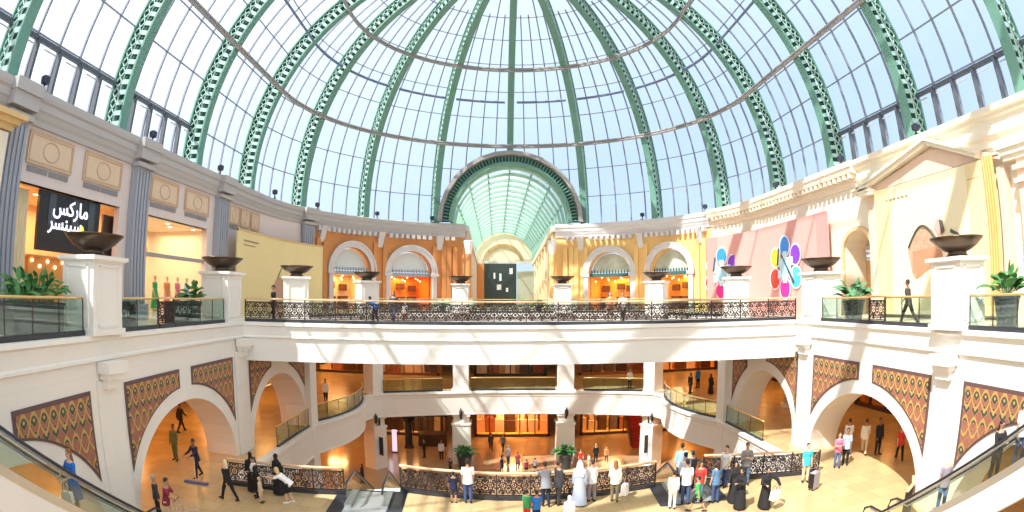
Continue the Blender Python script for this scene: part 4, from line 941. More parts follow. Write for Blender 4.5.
# ------------------------------------------------------------------ potted plants
LEAF = mat('leaf_green', (.06, .20, .05), .45, var=.35, scale=9); LEAF2 = mat('leaf_mid', (.10, .26, .12), .4, var=.35, scale=9); POT = mat('dark_pot', (.055, .06, .065), .45, var=.1); SOIL = mat('soil', (.05, .035, .02), .9)
def plant(x, y, z, label, pr=.42, ph=.95, n=34, spread=.85, h=.95, lw=.16, ll=.7, m=LEAF, trough=None, stem=.15):
    t = thing('potted_plant', label, 'plant', (x, y, z))
    if trough:
        b = MB(); b.obox((0, 0, ph / 2), (trough[0], trough[1], ph / 2)); b.obox((0, 0, ph - .04), (trough[0] + .03, trough[1] + .03, .04)); b.build('pot', POT, t)
    else:
        MB().lathe([(pr * .68, 0), (pr * .72, .05), (pr * .95, ph * .85), (pr * 1.02, ph * .88), (pr * 1.02, ph), (pr * .9, ph), (pr * .88, ph - .06), (.02, ph - .06)], (0, 0, 0), 20).build('pot', POT, t, smooth=False)
    b = MB(); st = MB()
    for i in range(n):
        a = rnd.uniform(0, 2 * PI); q = rnd.random(); el = D(25 + 60 * rnd.random()); L = ll * rnd.uniform(.75, 1.2)
        ox, oy = ((rnd.uniform(-.9, .9) * trough[0], rnd.uniform(-.8, .8) * trough[1]) if trough else (math.cos(a) * pr * .3 * q, math.sin(a) * pr * .3 * q))
        base = Vector((ox, oy, ph - .05)); sl = h * rnd.uniform(stem, 1 - .45 * math.cos(el))
        tip0 = base + Vector((math.cos(a) * spread * .35 * math.cos(el), math.sin(a) * spread * .35 * math.cos(el), sl))
        st.tube([base, (base + tip0) / 2 + Vector((0, 0, .05)), tip0], .012, 4)
        d = Vector((math.cos(a) * math.cos(el), math.sin(a) * math.cos(el), math.sin(el))); sd = Vector((-math.sin(a), math.cos(a), 0)); pts = []
        for k in range(6):
            u = k / 5; w = lw * math.sin(PI * min(1, u * .86 + .12)) ; c = tip0 + d * (L * u) + Vector((0, 0, -L * .55 * u * u)); pts.append((c - sd * w - Vector((0, 0, .3 * w)), c + Vector((0, 0, .04)), c + sd * w - Vector((0, 0, .3 * w))))
        o = len(b.v)
        for p in pts: b.v += [tuple(v) for v in p]
        for k in range(5):
            for j in (0, 1): b.f.append((o + k * 3 + j, o + k * 3 + j + 1, o + k * 3 + 3 + j + 1, o + k * 3 + 3 + j))
    b.build('leaves', m, t, smooth=True, fix=False); st.build('stems', LEAF2, t)
    return t
plant(-14.3, 10.9, L2, 'bushy green plant in a dark trough behind the near left glass railing', ph=.9, n=90, spread=1.0, h=.75, lw=.10, ll=.75, trough=(.45, 1.1))
plant(-14.55, 21.2, L2, 'upright green plant in a dark pot beside the left bridge pillar', n=34, h=.8, lw=.12, ll=.6)
plant(14.6, 20.7, L2, 'large leaved plant in a dark pot beside the right bridge pillar', pr=.55, ph=.95, n=32, spread=1.5, h=.85, lw=.20, ll=.8, m=LEAF2)
plant(14.25, 11.0, L2, 'large leaved plant in a tall dark pot beside the near right pillar', pr=.52, ph=1.05, n=34, spread=1.3, h=.85, lw=.20, ll=.75)
plant(-3.9, 42.6, G, 'bushy plant in a black pot at the foot of the column left of centre', pr=.62, ph=1.25, n=60, spread=1.2, h=.7, lw=.14, ll=.7)
plant(4.1, 42.6, G, 'bushy plant in a black pot at the foot of the column right of centre', pr=.62, ph=1.25, n=60, spread=1.2, h=.7, lw=.14, ll=.7)
plant(-5.9, 46.9, L2, 'small round shrub standing on the upper floor left of the passage', pr=.35, ph=.5, n=26, h=.5, lw=.1, ll=.45); plant(2.4, 48.2, L2, 'small round shrub standing on the upper floor right of the passage', pr=.35, ph=.5, n=26, h=.6, lw=.1, ll=.45)
# low black planters and boards behind the left glass railing
for x, y, l, lab in ((-14.4, 15.3, 1.0, 'low black planter box with pale chalk marks behind the left glass railing'), (-14.7, 20.0, .6, 'second low black planter box, beside the upright plant')):
    o = MB().box(x - .25, x + .25, y - l, y + l, L2 + .01, L2 + .95).build('planter_box', BLACK); tag(o, lab, 'planter')
    b = MB()
    for i in range(9): b.obox((x + .255, y - l * .6 + .14 * i, L2 + .55 + .06 * math.sin(i * 2.3)), (.005, .035, .05 + .03 * ((i * 5) % 3)))
    b.build('chalk_marks', mat('chalk', (.5, .5, .5), .8), o)
# ------------------------------------------------------------------ escalators
STEEL = mat('escalator_steel', (.50, .51, .53), .3, .8); RUB = mat('rubber_handrail', (.02, .018, .025), .4); STEP = mat('escalator_step', (.20, .20, .21), .4, .6); EGLASS = glass_mat('escalator_glass', (.91, .95, .92), .06)
CLAD = mat('escalator_cladding', (.82, .79, .72), .5, var=.02)
def escalator(x, y0, z0, y1, z1, w, label, land=1.6, flat0=0.0, clad=CLAD, rub=RUB, hh=.95, plate=False, rz=0.0, ox=0, oy=0):
    """runs along +y from (y0, z0) to (y1, z1); w between the handrails; ox, oy, rz place the whole thing"""
    t = thing('escalator', label, 'escalator', (ox, oy, 0), rz)
    line = [(y0 - flat0, z0), (y0, z0), (y1, z1), (y1 + land, z1)]
    def prof(dz0, dz1, xa, xb, nm, m, par=t, pts=line):
        b = MB(); n = len(pts)
        for y, z in pts: b.v += [(xa, y, z + dz0), (xb, y, z + dz0), (xb, y, z + dz1), (xa, y, z + dz1)]
        for i in range(n - 1):
            for j in range(4): b.f.append((i * 4 + j, i * 4 + (j + 1) % 4, i * 4 + 4 + (j + 1) % 4, i * 4 + 4 + j))
        b.f += [(0, 1, 2, 3), tuple((n - 1) * 4 + j for j in (3, 2, 1, 0))]
        return b.build(nm, m, par)
    k = int(abs(z1 - z0) / .27); b = MB()
    for i in range(k):
        ya, za = y0 + (y1 - y0) * i / k, z0 + (z1 - z0) * (i + (.5 if z1 < z0 else 1)) / k; b.box(x - w * .40, x + w * .40, ya, ya + (y1 - y0) / k, za - .22, za)
    b.build('steps', STEP, t)
    prof(-.02, .0, x - w * .4, x + w * .4, 'landing_plate', STEEL, pts=[(y1 + .02, z1 + .012), (y1 + land, z1 + .012)])
    for s in (-1, 1):
        xc = x + s * w / 2
        prof(-.12, .12, xc - .13, xc + .13, 'deck', STEEL); prof(.12, hh - .03, xc - .01, xc + .01, 'glass_side', EGLASS); prof(-.95, -.12, xc - (.12 if s < 0 else .10), xc + (.10 if s < 0 else .12), 'cladding', clad)
        pts = [(xc, y0 - flat0 - .25, z0 + hh - .25), (xc, y0 - flat0, z0 + hh)] + [(xc, y, z + hh) for y, z in line[1:3]] + [(xc, y1 + land, z1 + hh), (xc, y1 + land + .3, z1 + hh - .15), (xc, y1 + land + .38, z1 + hh - .42), (xc, y1 + land + .2, z1 + .12)]
        MB().tube(pts, .042, 6).build('handrail', rub, t, smooth=True); MB().tube([(a, c, d - .09) for a, c, d in pts[1:5]], .03, 5).build('rail_profile', STEEL, t)
    prof(-1.0, -.9, x - w / 2, x + w / 2, 'soffit', clad)
    return t
escalator(-11.3, 4.55, 11.75, 12.55, L1 + .02, 1.2, 'escalator on the left that carries the woman in the blue top', land=.9)
escalator(10.65, 4.2, 11.95, 12.3, L1 + .02, 1.2, 'escalator on the right that carries the blonde woman in grey', land=.6)
def down_esc(x, y, rz, label):
    escalator(0, 1.6, L1 + .02, 12.6, .02, 1.35, label, land=1.2, flat0=1.7, clad=CLAD, ox=x, oy=y, rz=rz)
    o = MB().obox((0, 0, 0), (1.35, 1.35, .006)).build('floor_plate_frame', KERB); o.location = (x - .05, y + .55 , L1 + .009); o.rotation_euler = (0, 0, rz); tag(o, 'dark floor frame round the landing of the %s' % label.split(',')[0], 'floor plate')
    o = MB().obox((0, 0, 0), (.78, 1.2, .006)).build('steel_floor_plate', mat('landing_steel', (.42, .45, .44), .35, .5)); o.location = (x - .05, y + .5, L1 + .022); o.rotation_euler = (0, 0, rz); tag(o, 'steel floor plate at the top of the %s' % label.split(',')[0], 'floor plate')
down_esc(-6.05, 18.4, D(3), 'left down escalator, sinking from the middle floor into the well')
down_esc(6.0, 18.9, D(-4), 'right down escalator, where people crowd at the top')
# ------------------------------------------------------------------ rooms and shops under the upper floor
WARM = (1, .56, .2)
OWALL = mat('amber_wall', (.66, .34, .12), .6, var=.12); DKWOOD = mat('dark_wood', (.075, .032, .018), .4, var=.3); RWOOD = mat('red_wood', (.30, .10, .05), .4, var=.2)
for s in (-1, 1):
    o = MB().box(min(s * 23.4, s * 23.8), max(s * 23.4, s * 23.8), 1, 58, L1, 10.75).build('wall_corridor_left' if s < 0 else 'wall_corridor_right', OWALL); struct(o, 'amber back wall of the middle floor corridor', 'wall')
    o = MB().box(min(s * 23.4, s * 23.8), max(s * 23.4, s * 23.8), 18, 76, G, 4.65).build('wall_ground_left' if s < 0 else 'wall_ground_right', OWALL); struct(o, 'amber side wall of the ground floor', 'wall')
o = MB().box(-23.4, 23.4, 58.6, 59, L1, 10.75).build('wall_back_middle', BROWNT); struct(o, 'back wall of the middle floor', 'wall')
o = MB().box(-23.4, 23.4, 64.6, 65, G, 4.65).build('wall_back_ground', OWALL); struct(o, 'back wall of the ground floor', 'wall')
o = MB().box(-23.4, 23.4, 17.6, 18, G, 4.65).build('wall_near_ground', OWALL); struct(o, 'near wall of the ground floor', 'wall')
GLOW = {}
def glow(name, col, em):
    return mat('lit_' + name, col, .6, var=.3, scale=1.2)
SF = []
def storefront(lab, x, y, z, w, h, rz, lin, power, dark=3, frame=DKWOOD, col=WARM, depth=2.6, goods=5):
    t = thing('storefront', lab, 'shopfront', (x, y, z), rz, None); rr = random.Random(int(abs(x * 31 + y * 17 + z * 7)))
    b = MB(); b.obox((-w / 2 + .12, 0, h / 2), (.12, .15, h / 2)); b.obox((w / 2 - .12, 0, h / 2), (.12, .15, h / 2)); b.obox((0, 0, h - .25), (w / 2, .17, .25)); b.obox((0, 0, .12), (w / 2, .15, .12))
    for i in range(1, dark): b.obox((-w / 2 + w * i / dark, 0, h / 2), (.05, .1, h / 2))
    b.build('frame', frame, t)
    b = MB(); d = depth
    b.quad((-w / 2, d, 0), (w / 2, d, 0), (w / 2, d, h), (-w / 2, d, h)); b.quad((-w / 2, 0, 0), (-w / 2, d, 0), (-w / 2, d, h), (-w / 2, 0, h)); b.quad((w / 2, 0, 0), (w / 2, d, 0), (w / 2, d, h), (w / 2, 0, h)); b.quad((-w / 2, 0, h), (w / 2, 0, h), (w / 2, d, h), (-w / 2, d, h)); b.quad((-w / 2, 0, .01), (w / 2, 0, .01), (w / 2, d, .01), (-w / 2, d, .01))
    b.build('room_lining', lin, t, fix=False)
    for i in range(goods):
        q = MB(); xx = -w / 2 + w * (i + .5) / goods + rr.uniform(-.2, .2); hh = rr.uniform(.5, .8) * h
        q.obox((xx, d - .4, hh / 2), (rr.uniform(.25, .5), .25, hh / 2)); q.obox((xx, d - .7, hh * .25), (.5, .2, hh * .25))
        q.build('display_unit', rr.choice([DKWOOD, RWOOD, mat('pale_goods', (.7, .55, .4), .7), mat('dark_goods', (.12, .08, .07), .7)]), t)
    for i in range(max(2, int(w / 1.1))): MB().lathe([(.09, 0), (.09, .03)], (-w / 2 + .5 + i * 1.05, .7, h - .32), 8).build('spotlight', mat('lamp_warm', (1, .8, .5), emit=(1, .65, .3, 6)), t)
    R = Matrix.Rotation(rz, 3, 'Z'); p = Vector((x, y, z)) + R @ Vector((0, d * .45, h - .4)); lit('shop_lamp', p, power * (.95 if z < 1 else .55), col, min(w * .5, 2), sy=1.2)
    return t
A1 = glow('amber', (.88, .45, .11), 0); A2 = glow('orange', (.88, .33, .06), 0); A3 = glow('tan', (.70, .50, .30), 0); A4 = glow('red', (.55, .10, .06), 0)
# middle floor corridors, left then right (fronts face the well)
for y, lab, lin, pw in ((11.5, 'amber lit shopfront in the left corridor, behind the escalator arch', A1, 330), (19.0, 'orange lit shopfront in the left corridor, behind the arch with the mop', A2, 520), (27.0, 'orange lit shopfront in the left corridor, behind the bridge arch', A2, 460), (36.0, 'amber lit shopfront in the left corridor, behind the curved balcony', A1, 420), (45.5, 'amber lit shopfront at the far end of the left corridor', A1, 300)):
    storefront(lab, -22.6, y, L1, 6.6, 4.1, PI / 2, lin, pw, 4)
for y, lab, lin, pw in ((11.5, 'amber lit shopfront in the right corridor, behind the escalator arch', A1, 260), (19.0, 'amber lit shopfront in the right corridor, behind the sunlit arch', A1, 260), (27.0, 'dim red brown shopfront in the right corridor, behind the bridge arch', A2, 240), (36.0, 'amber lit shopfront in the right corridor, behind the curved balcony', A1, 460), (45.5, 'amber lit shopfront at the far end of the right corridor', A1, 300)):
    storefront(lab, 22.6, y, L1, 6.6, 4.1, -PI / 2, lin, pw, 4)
# middle floor, far side
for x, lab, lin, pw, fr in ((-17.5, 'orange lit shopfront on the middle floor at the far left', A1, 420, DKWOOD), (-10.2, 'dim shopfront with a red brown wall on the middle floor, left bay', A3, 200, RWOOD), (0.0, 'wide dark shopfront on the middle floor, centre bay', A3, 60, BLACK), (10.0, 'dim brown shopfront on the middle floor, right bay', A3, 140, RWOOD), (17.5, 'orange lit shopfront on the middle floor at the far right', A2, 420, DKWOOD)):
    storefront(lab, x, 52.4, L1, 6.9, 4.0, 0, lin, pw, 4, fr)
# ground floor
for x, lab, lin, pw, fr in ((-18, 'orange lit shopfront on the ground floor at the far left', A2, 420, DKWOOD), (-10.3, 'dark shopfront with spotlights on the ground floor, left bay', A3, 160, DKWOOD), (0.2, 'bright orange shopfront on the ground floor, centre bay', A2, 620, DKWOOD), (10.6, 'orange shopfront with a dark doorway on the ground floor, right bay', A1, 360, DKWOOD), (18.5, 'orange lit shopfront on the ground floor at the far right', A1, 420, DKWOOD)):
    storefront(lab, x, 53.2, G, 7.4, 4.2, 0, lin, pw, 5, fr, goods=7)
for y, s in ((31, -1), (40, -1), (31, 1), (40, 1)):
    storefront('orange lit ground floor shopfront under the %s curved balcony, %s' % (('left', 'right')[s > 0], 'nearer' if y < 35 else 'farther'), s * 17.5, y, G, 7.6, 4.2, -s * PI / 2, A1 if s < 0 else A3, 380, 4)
# red stepped display and hanging objects on the ground floor
t = thing('red_staircase', 'red carpeted staircase rising in the right bay of the ground floor', 'stairs', (13.2, 47.6, G)); b = MB()
for i in range(14): b.obox((-1.2 + i * .0, .3 * i, .11 + .22 * i), (1.1, .15, .11 + .0 * i))
b.build('steps', mat('red_carpet', (.42, .03, .03), .8), t)
b = MB()
for x in (-2.4, 0): b.bar((x, 0, 1.0), (x, 4.2, 4.1), .06, .06); b.bar((x, -.1, .4), (x, 4.2, 3.4), .12, .6)
b.build('stair_sides', DKWOOD, t)
t = thing('lit_sign_panel', 'white lit vertical panel on the ground floor behind the left column', 'sign', (-11.6, 52.4, 0)); MB().box(-.45, .45, 0, .1, 2.5, 4.0).build('screen', mat('white_screen', (.9, .9, 1), emit=(.9, .88, 1, 2.2)), t); MB().box(-.5, .5, .03, .13, 2.4, 4.1).build('case', DKWOOD, t)
t = thing('lit_totem', 'slim pale lilac lit totem standing on the ground floor in the left bay', 'sign', (-10.3, 46.8, 0)); MB().box(-.2, .2, -.1, .1, .1, 2.1).build('screen', mat('lilac_screen', (.8, .7, .9), emit=(.75, .65, .85, .9)), t); MB().box(-.26, .26, -.14, .14, 0, .12).build('base', DKWOOD, t)
# cafe parasols and kiosk shapes
def umbrella_table(x, y, lab):
    t = thing('cafe_umbrella', lab, 'umbrella', (x, y, G), 0, 'cream cafe umbrellas on the ground floor'); MB().lathe([(1.3, 2.2), (.7, 2.5), (.02, 2.75)], (0, 0, 0), 8).build('canopy', mat('umbrella_cream', (.78, .62, .42), .8), t); MB().lathe([(.25, 0), (.25, .06), (.03, .1), (.03, 2.6)], (0, 0, 0), 8).build('pole', DKWOOD, t)
umbrella_table(-12.6, 47.5, 'cream cafe umbrella left of the dark kiosk, nearer the corner column'); umbrella_table(-13.6, 51.2, 'cream cafe umbrella left of the dark kiosk, farther back')
t = thing('dark_kiosk', 'dark kiosk with a lit counter on the ground floor in the left bay', 'kiosk', (-7.2, 50.0, 0)); MB().box(-1.3, 1.3, -.8, .8, 0, 1.15).build('counter', DKWOOD, t); MB().box(-1.4, 1.4, -.9, .9, 2.9, 3.3).build('roof', BLACK, t)
for x in (-1.25, 1.25):
    for y in (-.75, .75): MB().box(x - .05, x + .05, y - .05, y + .05, 1.1, 2.95).build('post', DKWOOD, t)
t = thing('column_dark', 'dark wrapped pillar on the ground floor in the left bay', 'pillar', (-9.3, 48.6, 0)); MB().lathe([(.35, 0), (.3, 2.4), (.8, 3.0), (.75, 4.1), (.2, 4.3)], (0, 0, 0), 12).build('shaft', BLACK, t); MB().lathe([(.45, 0), (.45, .25)], (0, 0, 0), 12).build('base', DKWOOD, t)
t = thing('pink_round_sign', 'small red lit round sign on the ground floor in the left bay', 'sign', (-6.4, 51.5, 3.6)); MB().lathe([(.35, 0), (.35, .1)], (0, 0, 0), 16).build('face', mat('red_lit', (.9, .1, .15), emit=(1, .08, .12, 1.5)), t); t.rotation_euler = (PI / 2, 0, 0)
# beige pillar with a white screen inside the right bridge arch
t = thing('round_column', 'beige round pillar inside the right bridge arch', 'pillar', (18.3, 32.5, L1)); MB().lathe([(.62, 0), (.55, .3), (.55, 4.4)], (0, 0, 0), 20).build('shaft', mat('beige_pillar', (.66, .48, .34), .5), t); MB().lathe([(.7, 0), (.7, .22)], (0, 0, 0), 20).build('base', PLAIN, t)
t = thing('lit_screen', 'white lit screen beside the beige round pillar in the right bridge arch', 'screen', (19.8, 33.0, L1 + 2.0)); MB().box(-.4, .4, -.04, .04, 0, 1.3).build('display', mat('white_screen', (.9, .9, 1), emit=(.9, .88, 1, 2.2)), t); MB().box(-.45, .45, .0, .1, -.05, 1.35).build('case', BLACK, t)
MB().box(-.03, .03, .0, .06, -2.0, 0).build('stand', BLACK, t)
t = thing('red_lit_sign', 'red lit sign hanging in the left corridor by the curved balcony', 'sign', (-17.6, 43.0, L1 + 3.3)); MB().box(-.8, .8, -.05, .05, 0, .8).build('face', mat('red_lit', (.9, .1, .15), emit=(1, .08, .05, 1.5)), t); MB().box(-.85, .85, 0, .1, -.05, .85).build('case', DKWOOD, t)
MB().box(-.02, .02, 0, .05, .8, 1.2).build('hanger', DKWOOD, t)
o = MB().box(-20.5, -15.5, 43.6, 44.4, L1 + 1.9, L1 + 2.8).build('dark_bulkhead', DKWOOD); tag(o, 'dark wooden bulkhead over the left shop behind the curved balcony', 'bulkhead')
MB().box(-18.1, -17.9, 43.9, 44.1, L1, L1 + 1.9).build('post', DKWOOD, o)
# ceiling lamps of the corridors and the well sides
k = 0
for z, pts in ((10.72, [(s * 18.2, y) for s in (-1, 1) for y in (11, 15.5, 20, 24.5, 29, 34, 40, 46)] + [(x, y) for y in (49, 51) for x in (-12, -6, 0, 6, 12)]), (4.62, [(s * 15.5, y) for s in (-1, 1) for y in (24, 31, 38, 46)] + [(x, y) for y in (47.6, 51.2) for x in (-12, -7, -2, 3, 8, 13)])):
    for x, y in pts:
        fl = 'middle floor' if z > 5 else 'ground floor'
        downlight(x, y, z, 'round recessed lamp in the %s ceiling' % fl, 'recessed lamps in the %s ceiling' % fl, col=(1, .62, .28), st=10, r=.16)
for s in (-1, 1):
    for y in (13, 20, 28, 37, 46): lit('corridor_lamp', (s * 18.3, y, 10.6), 150 if s < 0 or y > 30 else 55, (1, .43, .09), 1.6, sy=3)
for x in (-12, -4, 4, 12): lit('corridor_lamp', (x, 49.6, 10.6), 40, (1, .55, .2), 3)
for x in (-12, -5, 2, 9): lit('hall_lamp', (x, 49, 4.55), 70, (1, .50, .15), 3)
for s in (-1, 1):
    for y in (26, 36, 46): lit('hall_lamp', (s * 15, y, 4.2), 80, (1, .52, .17), 2.5)
# ------------------------------------------------------------------ people: one continuous body per pose, clothes as children
def capsule(b, p0, p1, r0, r1, n=10, flat=None):
    """rounded tapering limb from p0 to p1; flat = (axis, factor) squashes its section"""
    p0, p1 = Vector(p0), Vector(p1); d = p1 - p0; L = d.length or 1e-4; d = d / L
    u = d.cross(Vector((1, 0, 0)) if abs(d.x) < .8 else Vector((0, 1, 0))).normalized(); v = d.cross(u); rings = []
    for k in range(4): a = -PI / 2 + PI / 2 * k / 3; rings.append((p0 + d * (r0 * math.sin(a)), max(r0 * math.cos(a), 1e-4)))
    for k in range(4): a = PI / 2 * k / 3; rings.append((p1 + d * (r1 * math.sin(a)), max(r1 * math.cos(a), 1e-4)))
    o = len(b.v)
    for c, r in rings:
        for j in range(n):
            a = 2 * PI * j / n; q = u * math.cos(a) * r + v * math.sin(a) * r
            if flat: ax = Vector(flat[0]); q = q - ax * q.dot(ax) * (1 - flat[1])
            b.v.append(tuple(c + q))
    for i in range(len(rings) - 1):
        for j in range(n): b.f.append((o + i * n + j, o + i * n + (j + 1) % n, o + (i + 1) * n + (j + 1) % n, o + (i + 1) * n + j))
    b.f.append(tuple(o + j for j in range(n))[::-1]); k = o + (len(rings) - 1) * n; b.f.append(tuple(k + j for j in range(n)))
def loft(b, rings, n=18):
    """closed skin over (centre, x-axis vector, y-axis vector) ellipses"""
    o = len(b.v)
    for c, ax, ay in rings:
        for j in range(n): a = 2 * PI * j / n; b.v.append(tuple(Vector(c) + Vector(ax) * math.cos(a) + Vector(ay) * math.sin(a)))
    for i in range(len(rings) - 1):
        for j in range(n): b.f.append((o + i * n + j, o + i * n + (j + 1) % n, o + (i + 1) * n + (j + 1) % n, o + (i + 1) * n + j))
    b.f.append(tuple(o + j for j in range(n))[::-1]); k = o + (len(rings) - 1) * n; b.f.append(tuple(k + j for j in range(n)))
def ellips(b, c, rx, ry, rz, m=None, n=14):
    m = m or Matrix.Identity(3); c = Vector(c); rings = []
    for k in range(9):
        a = -PI / 2 + PI * k / 8; rings.append((c + m @ Vector((0, 0, rz * math.sin(a))), m @ Vector((max(rx * math.cos(a), 1e-4), 0, 0)), m @ Vector((0, max(ry * math.cos(a), 1e-4), 0))))
    loft(b, rings, n)
# poses: (thigh forward, knee bend) per leg, arms (forward, out, elbow, inward), lean, head pitch; figures face +y, height 1.75
POSE = {
    'stand': dict(legs=((2, 2), (-2, 2)), arms=((4, 8, 12, 4), (2, 8, 14, 4)), lean=0, head=0),
    'relax': dict(legs=((8, 10), (-3, 0)), arms=((10, 10, 40, 20), (2, 8, 10, 4)), lean=2, head=8),
    'walk': dict(legs=((26, 8), (-20, 12)), arms=((-22, 8, 12, 4), (24, 8, 25, 4)), lean=4, head=0),
    'rail': dict(legs=((2, 4), (-6, 2)), arms=((46, 10, 50, 10), (46, 10, 50, 10)), lean=18, head=6),
    'cross': dict(legs=((6, 4), (-4, 2)), arms=((24, 14, 96, 62), (22, 14, 92, 58)), lean=-2, head=6),
    'push': dict(legs=((20, 12), (-14, 14)), arms=((40, 6, 34, 6), (40, 6, 34, 6)), lean=10, head=6),
    'armout': dict(legs=((14, 6), (-12, 10)), arms=((18, 58, 12, 0), (20, 10, 70, 30)), lean=4, head=4),
    'bend': dict(legs=((18, 22), (6, 26)), arms=((70, 8, 26, 10), (62, 8, 30, 10)), lean=52, head=-20),
    'hold': dict(legs=((4, 4), (-4, 2)), arms=((28, 10, 80, 40), (26, 10, 78, 40)), lean=2, head=12),
    'escal': dict(legs=((3, 3), (-2, 2)), arms=((14, 12, 60, 26), (14, 30, 30, 0)), lean=0, head=4),
    'sit': dict(legs=((84, 82), (80, 82)), arms=((26, 10, 60, 24), (24, 10, 60, 24)), lean=6, head=6),
}
def skeleton(ps):
    J = {}; lean = D(ps['lean']); u = Vector((0, math.sin(lean), math.cos(lean))); f = Vector((0, math.cos(lean), -math.sin(lean))); P = Vector((0, 0, .93))
    J['P'], J['u'], J['f'] = P, u, f
    low = 9
    for s, (a, k) in zip((-1, 1), ps['legs']):
        a, k = D(a), D(k); hip = P + Vector((s * .092, 0, -.02)); kn = hip + Vector((s * .012, math.sin(a), -math.cos(a))) * .43; an = kn + Vector((0, math.sin(a - k), -math.cos(a - k))) * .42
        J['leg%d' % s] = (hip, kn, an); J['foot%d' % s] = a - k; low = min(low, an.z)
    sh = Vector((0, 0, .075 - low)); J['P'] = P = P + sh
    for s in (-1, 1): J['leg%d' % s] = tuple(p + sh for p in J['leg%d' % s])
    for s, (fw, out, el, inn) in zip((-1, 1), ps['arms']):
        so = P + u * .435 + Vector((s * .172, 0, 0)); fw, out, el, inn = map(D, (fw, out, el, inn))
        base = Vector((0, math.sin(fw), -math.cos(fw))); d = Vector((s * math.sin(out), base.y * math.cos(out), base.z * math.cos(out))); e = so + d * .285
        fx = Vector((0, math.sin(fw + el), -math.cos(fw + el))); fd = Vector((-s * math.sin(inn) + s * math.sin(out) * .5, fx.y * math.cos(inn), fx.z * math.cos(inn))).normalized(); w = e + fd * .245
        J['arm%d' % s] = (so, e, w, fd)
    hp = D(ps['head']); J['neck'] = P + u * .53; hd = Vector((0, math.sin(lean * .6 + hp * .3), math.cos(lean * .6 + hp * .3))); J['head'] = J['neck'] + hd * .170; J['hm'] = Matrix.Rotation(-(lean * .6 + hp), 3, 'X')
    return J
def torso(b, J, g=0.0, top=.53, bot=-.07, female=False, neck=True):
    P, u, f = J['P'], J['u'], J['f']; X = Vector((1, 0, 0)); R = [(-.10, .150, .110), (-.03, .168, .120), (.06, .160, .112), (.16, .138, .098), (.26, .150, .108), (.36, .176, .118), (.42, .178, .106), (.47, .150, .088), (.505, .095, .072), (.53, .068, .064)]
    rings = [(P + u * h + f * (.012 if .28 < h < .42 else 0), X * (rx + g), f * (ry + g)) for h, rx, ry in R if bot <= h <= top]
    loft(b, rings)
def hand(b, w, d, s, up=Vector((0, 0, 1))):
    """palm, four unequal bent fingers and a thumb from the palm's side"""
    d = d.normalized(); side = Vector((0, 1, 0)) if abs(d.y) < .75 else Vector((-s, 0, .15)); side = (side - d * side.dot(d)).normalized(); nrm = d.cross(side).normalized()
    if nrm.dot(Vector((-s, 0, 0))) < 0: nrm = -nrm
    capsule(b, w + d * .015, w + d * .07, .030, .036, 8, (tuple(nrm), .55))
    for k, l in enumerate((.062, .074, .070, .054)):
        q = side * (.027 - .018 * k); a = w + d * .085 + q; m = a + d * l * .5 + nrm * .006; t = m + d * l * .42 + nrm * (.016 + .004 * k); capsule(b, a - d * .02, m, .0105, .0095, 6); capsule(b, m, t, .0095, .0078, 6)
    a = w + d * .03 + side * .03; m = a + d * .03 + side * .024 + nrm * .006; capsule(b, a, m, .0125, .011, 6); capsule(b, m, m + d * .03 + side * .004 + nrm * .008, .011, .009, 6)
def body_mesh(J):
    b = MB(); torso(b, J)
    for s in (-1, 1):
        h, k, a = J['leg%d' % s]; capsule(b, h, k, .088, .056); capsule(b, k, a, .056, .036); fa = J['foot%d' % s]; fd = Vector((s * .12, math.cos(fa * .6), math.sin(fa * .6) * .8)).normalized()
        capsule(b, a + Vector((0, -.03, -.035)), a + fd * .15 + Vector((0, 0, -.045)), .034, .028, 8)
        so, e, w, fd2 = J['arm%d' % s]; capsule(b, so, e, .047, .040); capsule(b, e, w, .041, .027); hand(b, w, fd2, s)
    capsule(b, J['neck'] - J['u'] * .04, J['head'] - J['hm'] @ Vector((0, .01, .06)), .056, .052)
    H, m = J['head'], J['hm']; at = lambda x, y, z: H + m @ Vector((x, y, z))
    ellips(b, at(0, -.008, .032), .076, .096, .088, m); ellips(b, at(0, .022, -.035), .060, .066, .078, m); ellips(b, at(0, .062, -.088), .028, .026, .022, m)
    capsule(b, at(0, .086, .012), at(0, .112, -.026), .010, .016, 8); capsule(b, at(-.03, .083, .028), at(.03, .083, .028), .012, .012, 6)
    capsule(b, at(-.02, .082, -.062), at(.02, .082, -.062), .010, .010, 6)
    for s in (-1, 1): ellips(b, at(s * .078, -.004, -.004), .012, .022, .034, m)
    return b
def remesh(jobs):
    """voxel-join each builder into one closed smooth skin; jobs = [(key, MB, voxel, smooth)]"""
    tmp = []
    for key, b, vox, it in jobs:
        me = bpy.data.meshes.new('tmp'); me.from_pydata(b.v, [], b.f); o = bpy.data.objects.new('tmp', me); COL.objects.link(o)
        m = o.modifiers.new('r', 'REMESH'); m.mode = 'VOXEL'; m.voxel_size = vox; m.use_smooth_shade = True
        q = o.modifiers.new('s', 'SMOOTH'); q.factor = .5; q.iterations = it; tmp.append((key, o))
    bpy.context.view_layer.update(); dg = bpy.context.evaluated_depsgraph_get(); out = {}
    for key, o in tmp:
        me = bpy.data.meshes.new_from_object(o.evaluated_get(dg)); me.name = str(key[-1]); me.materials.clear(); out[key] = me
    for _, o in tmp: bpy.data.objects.remove(o)
    return out
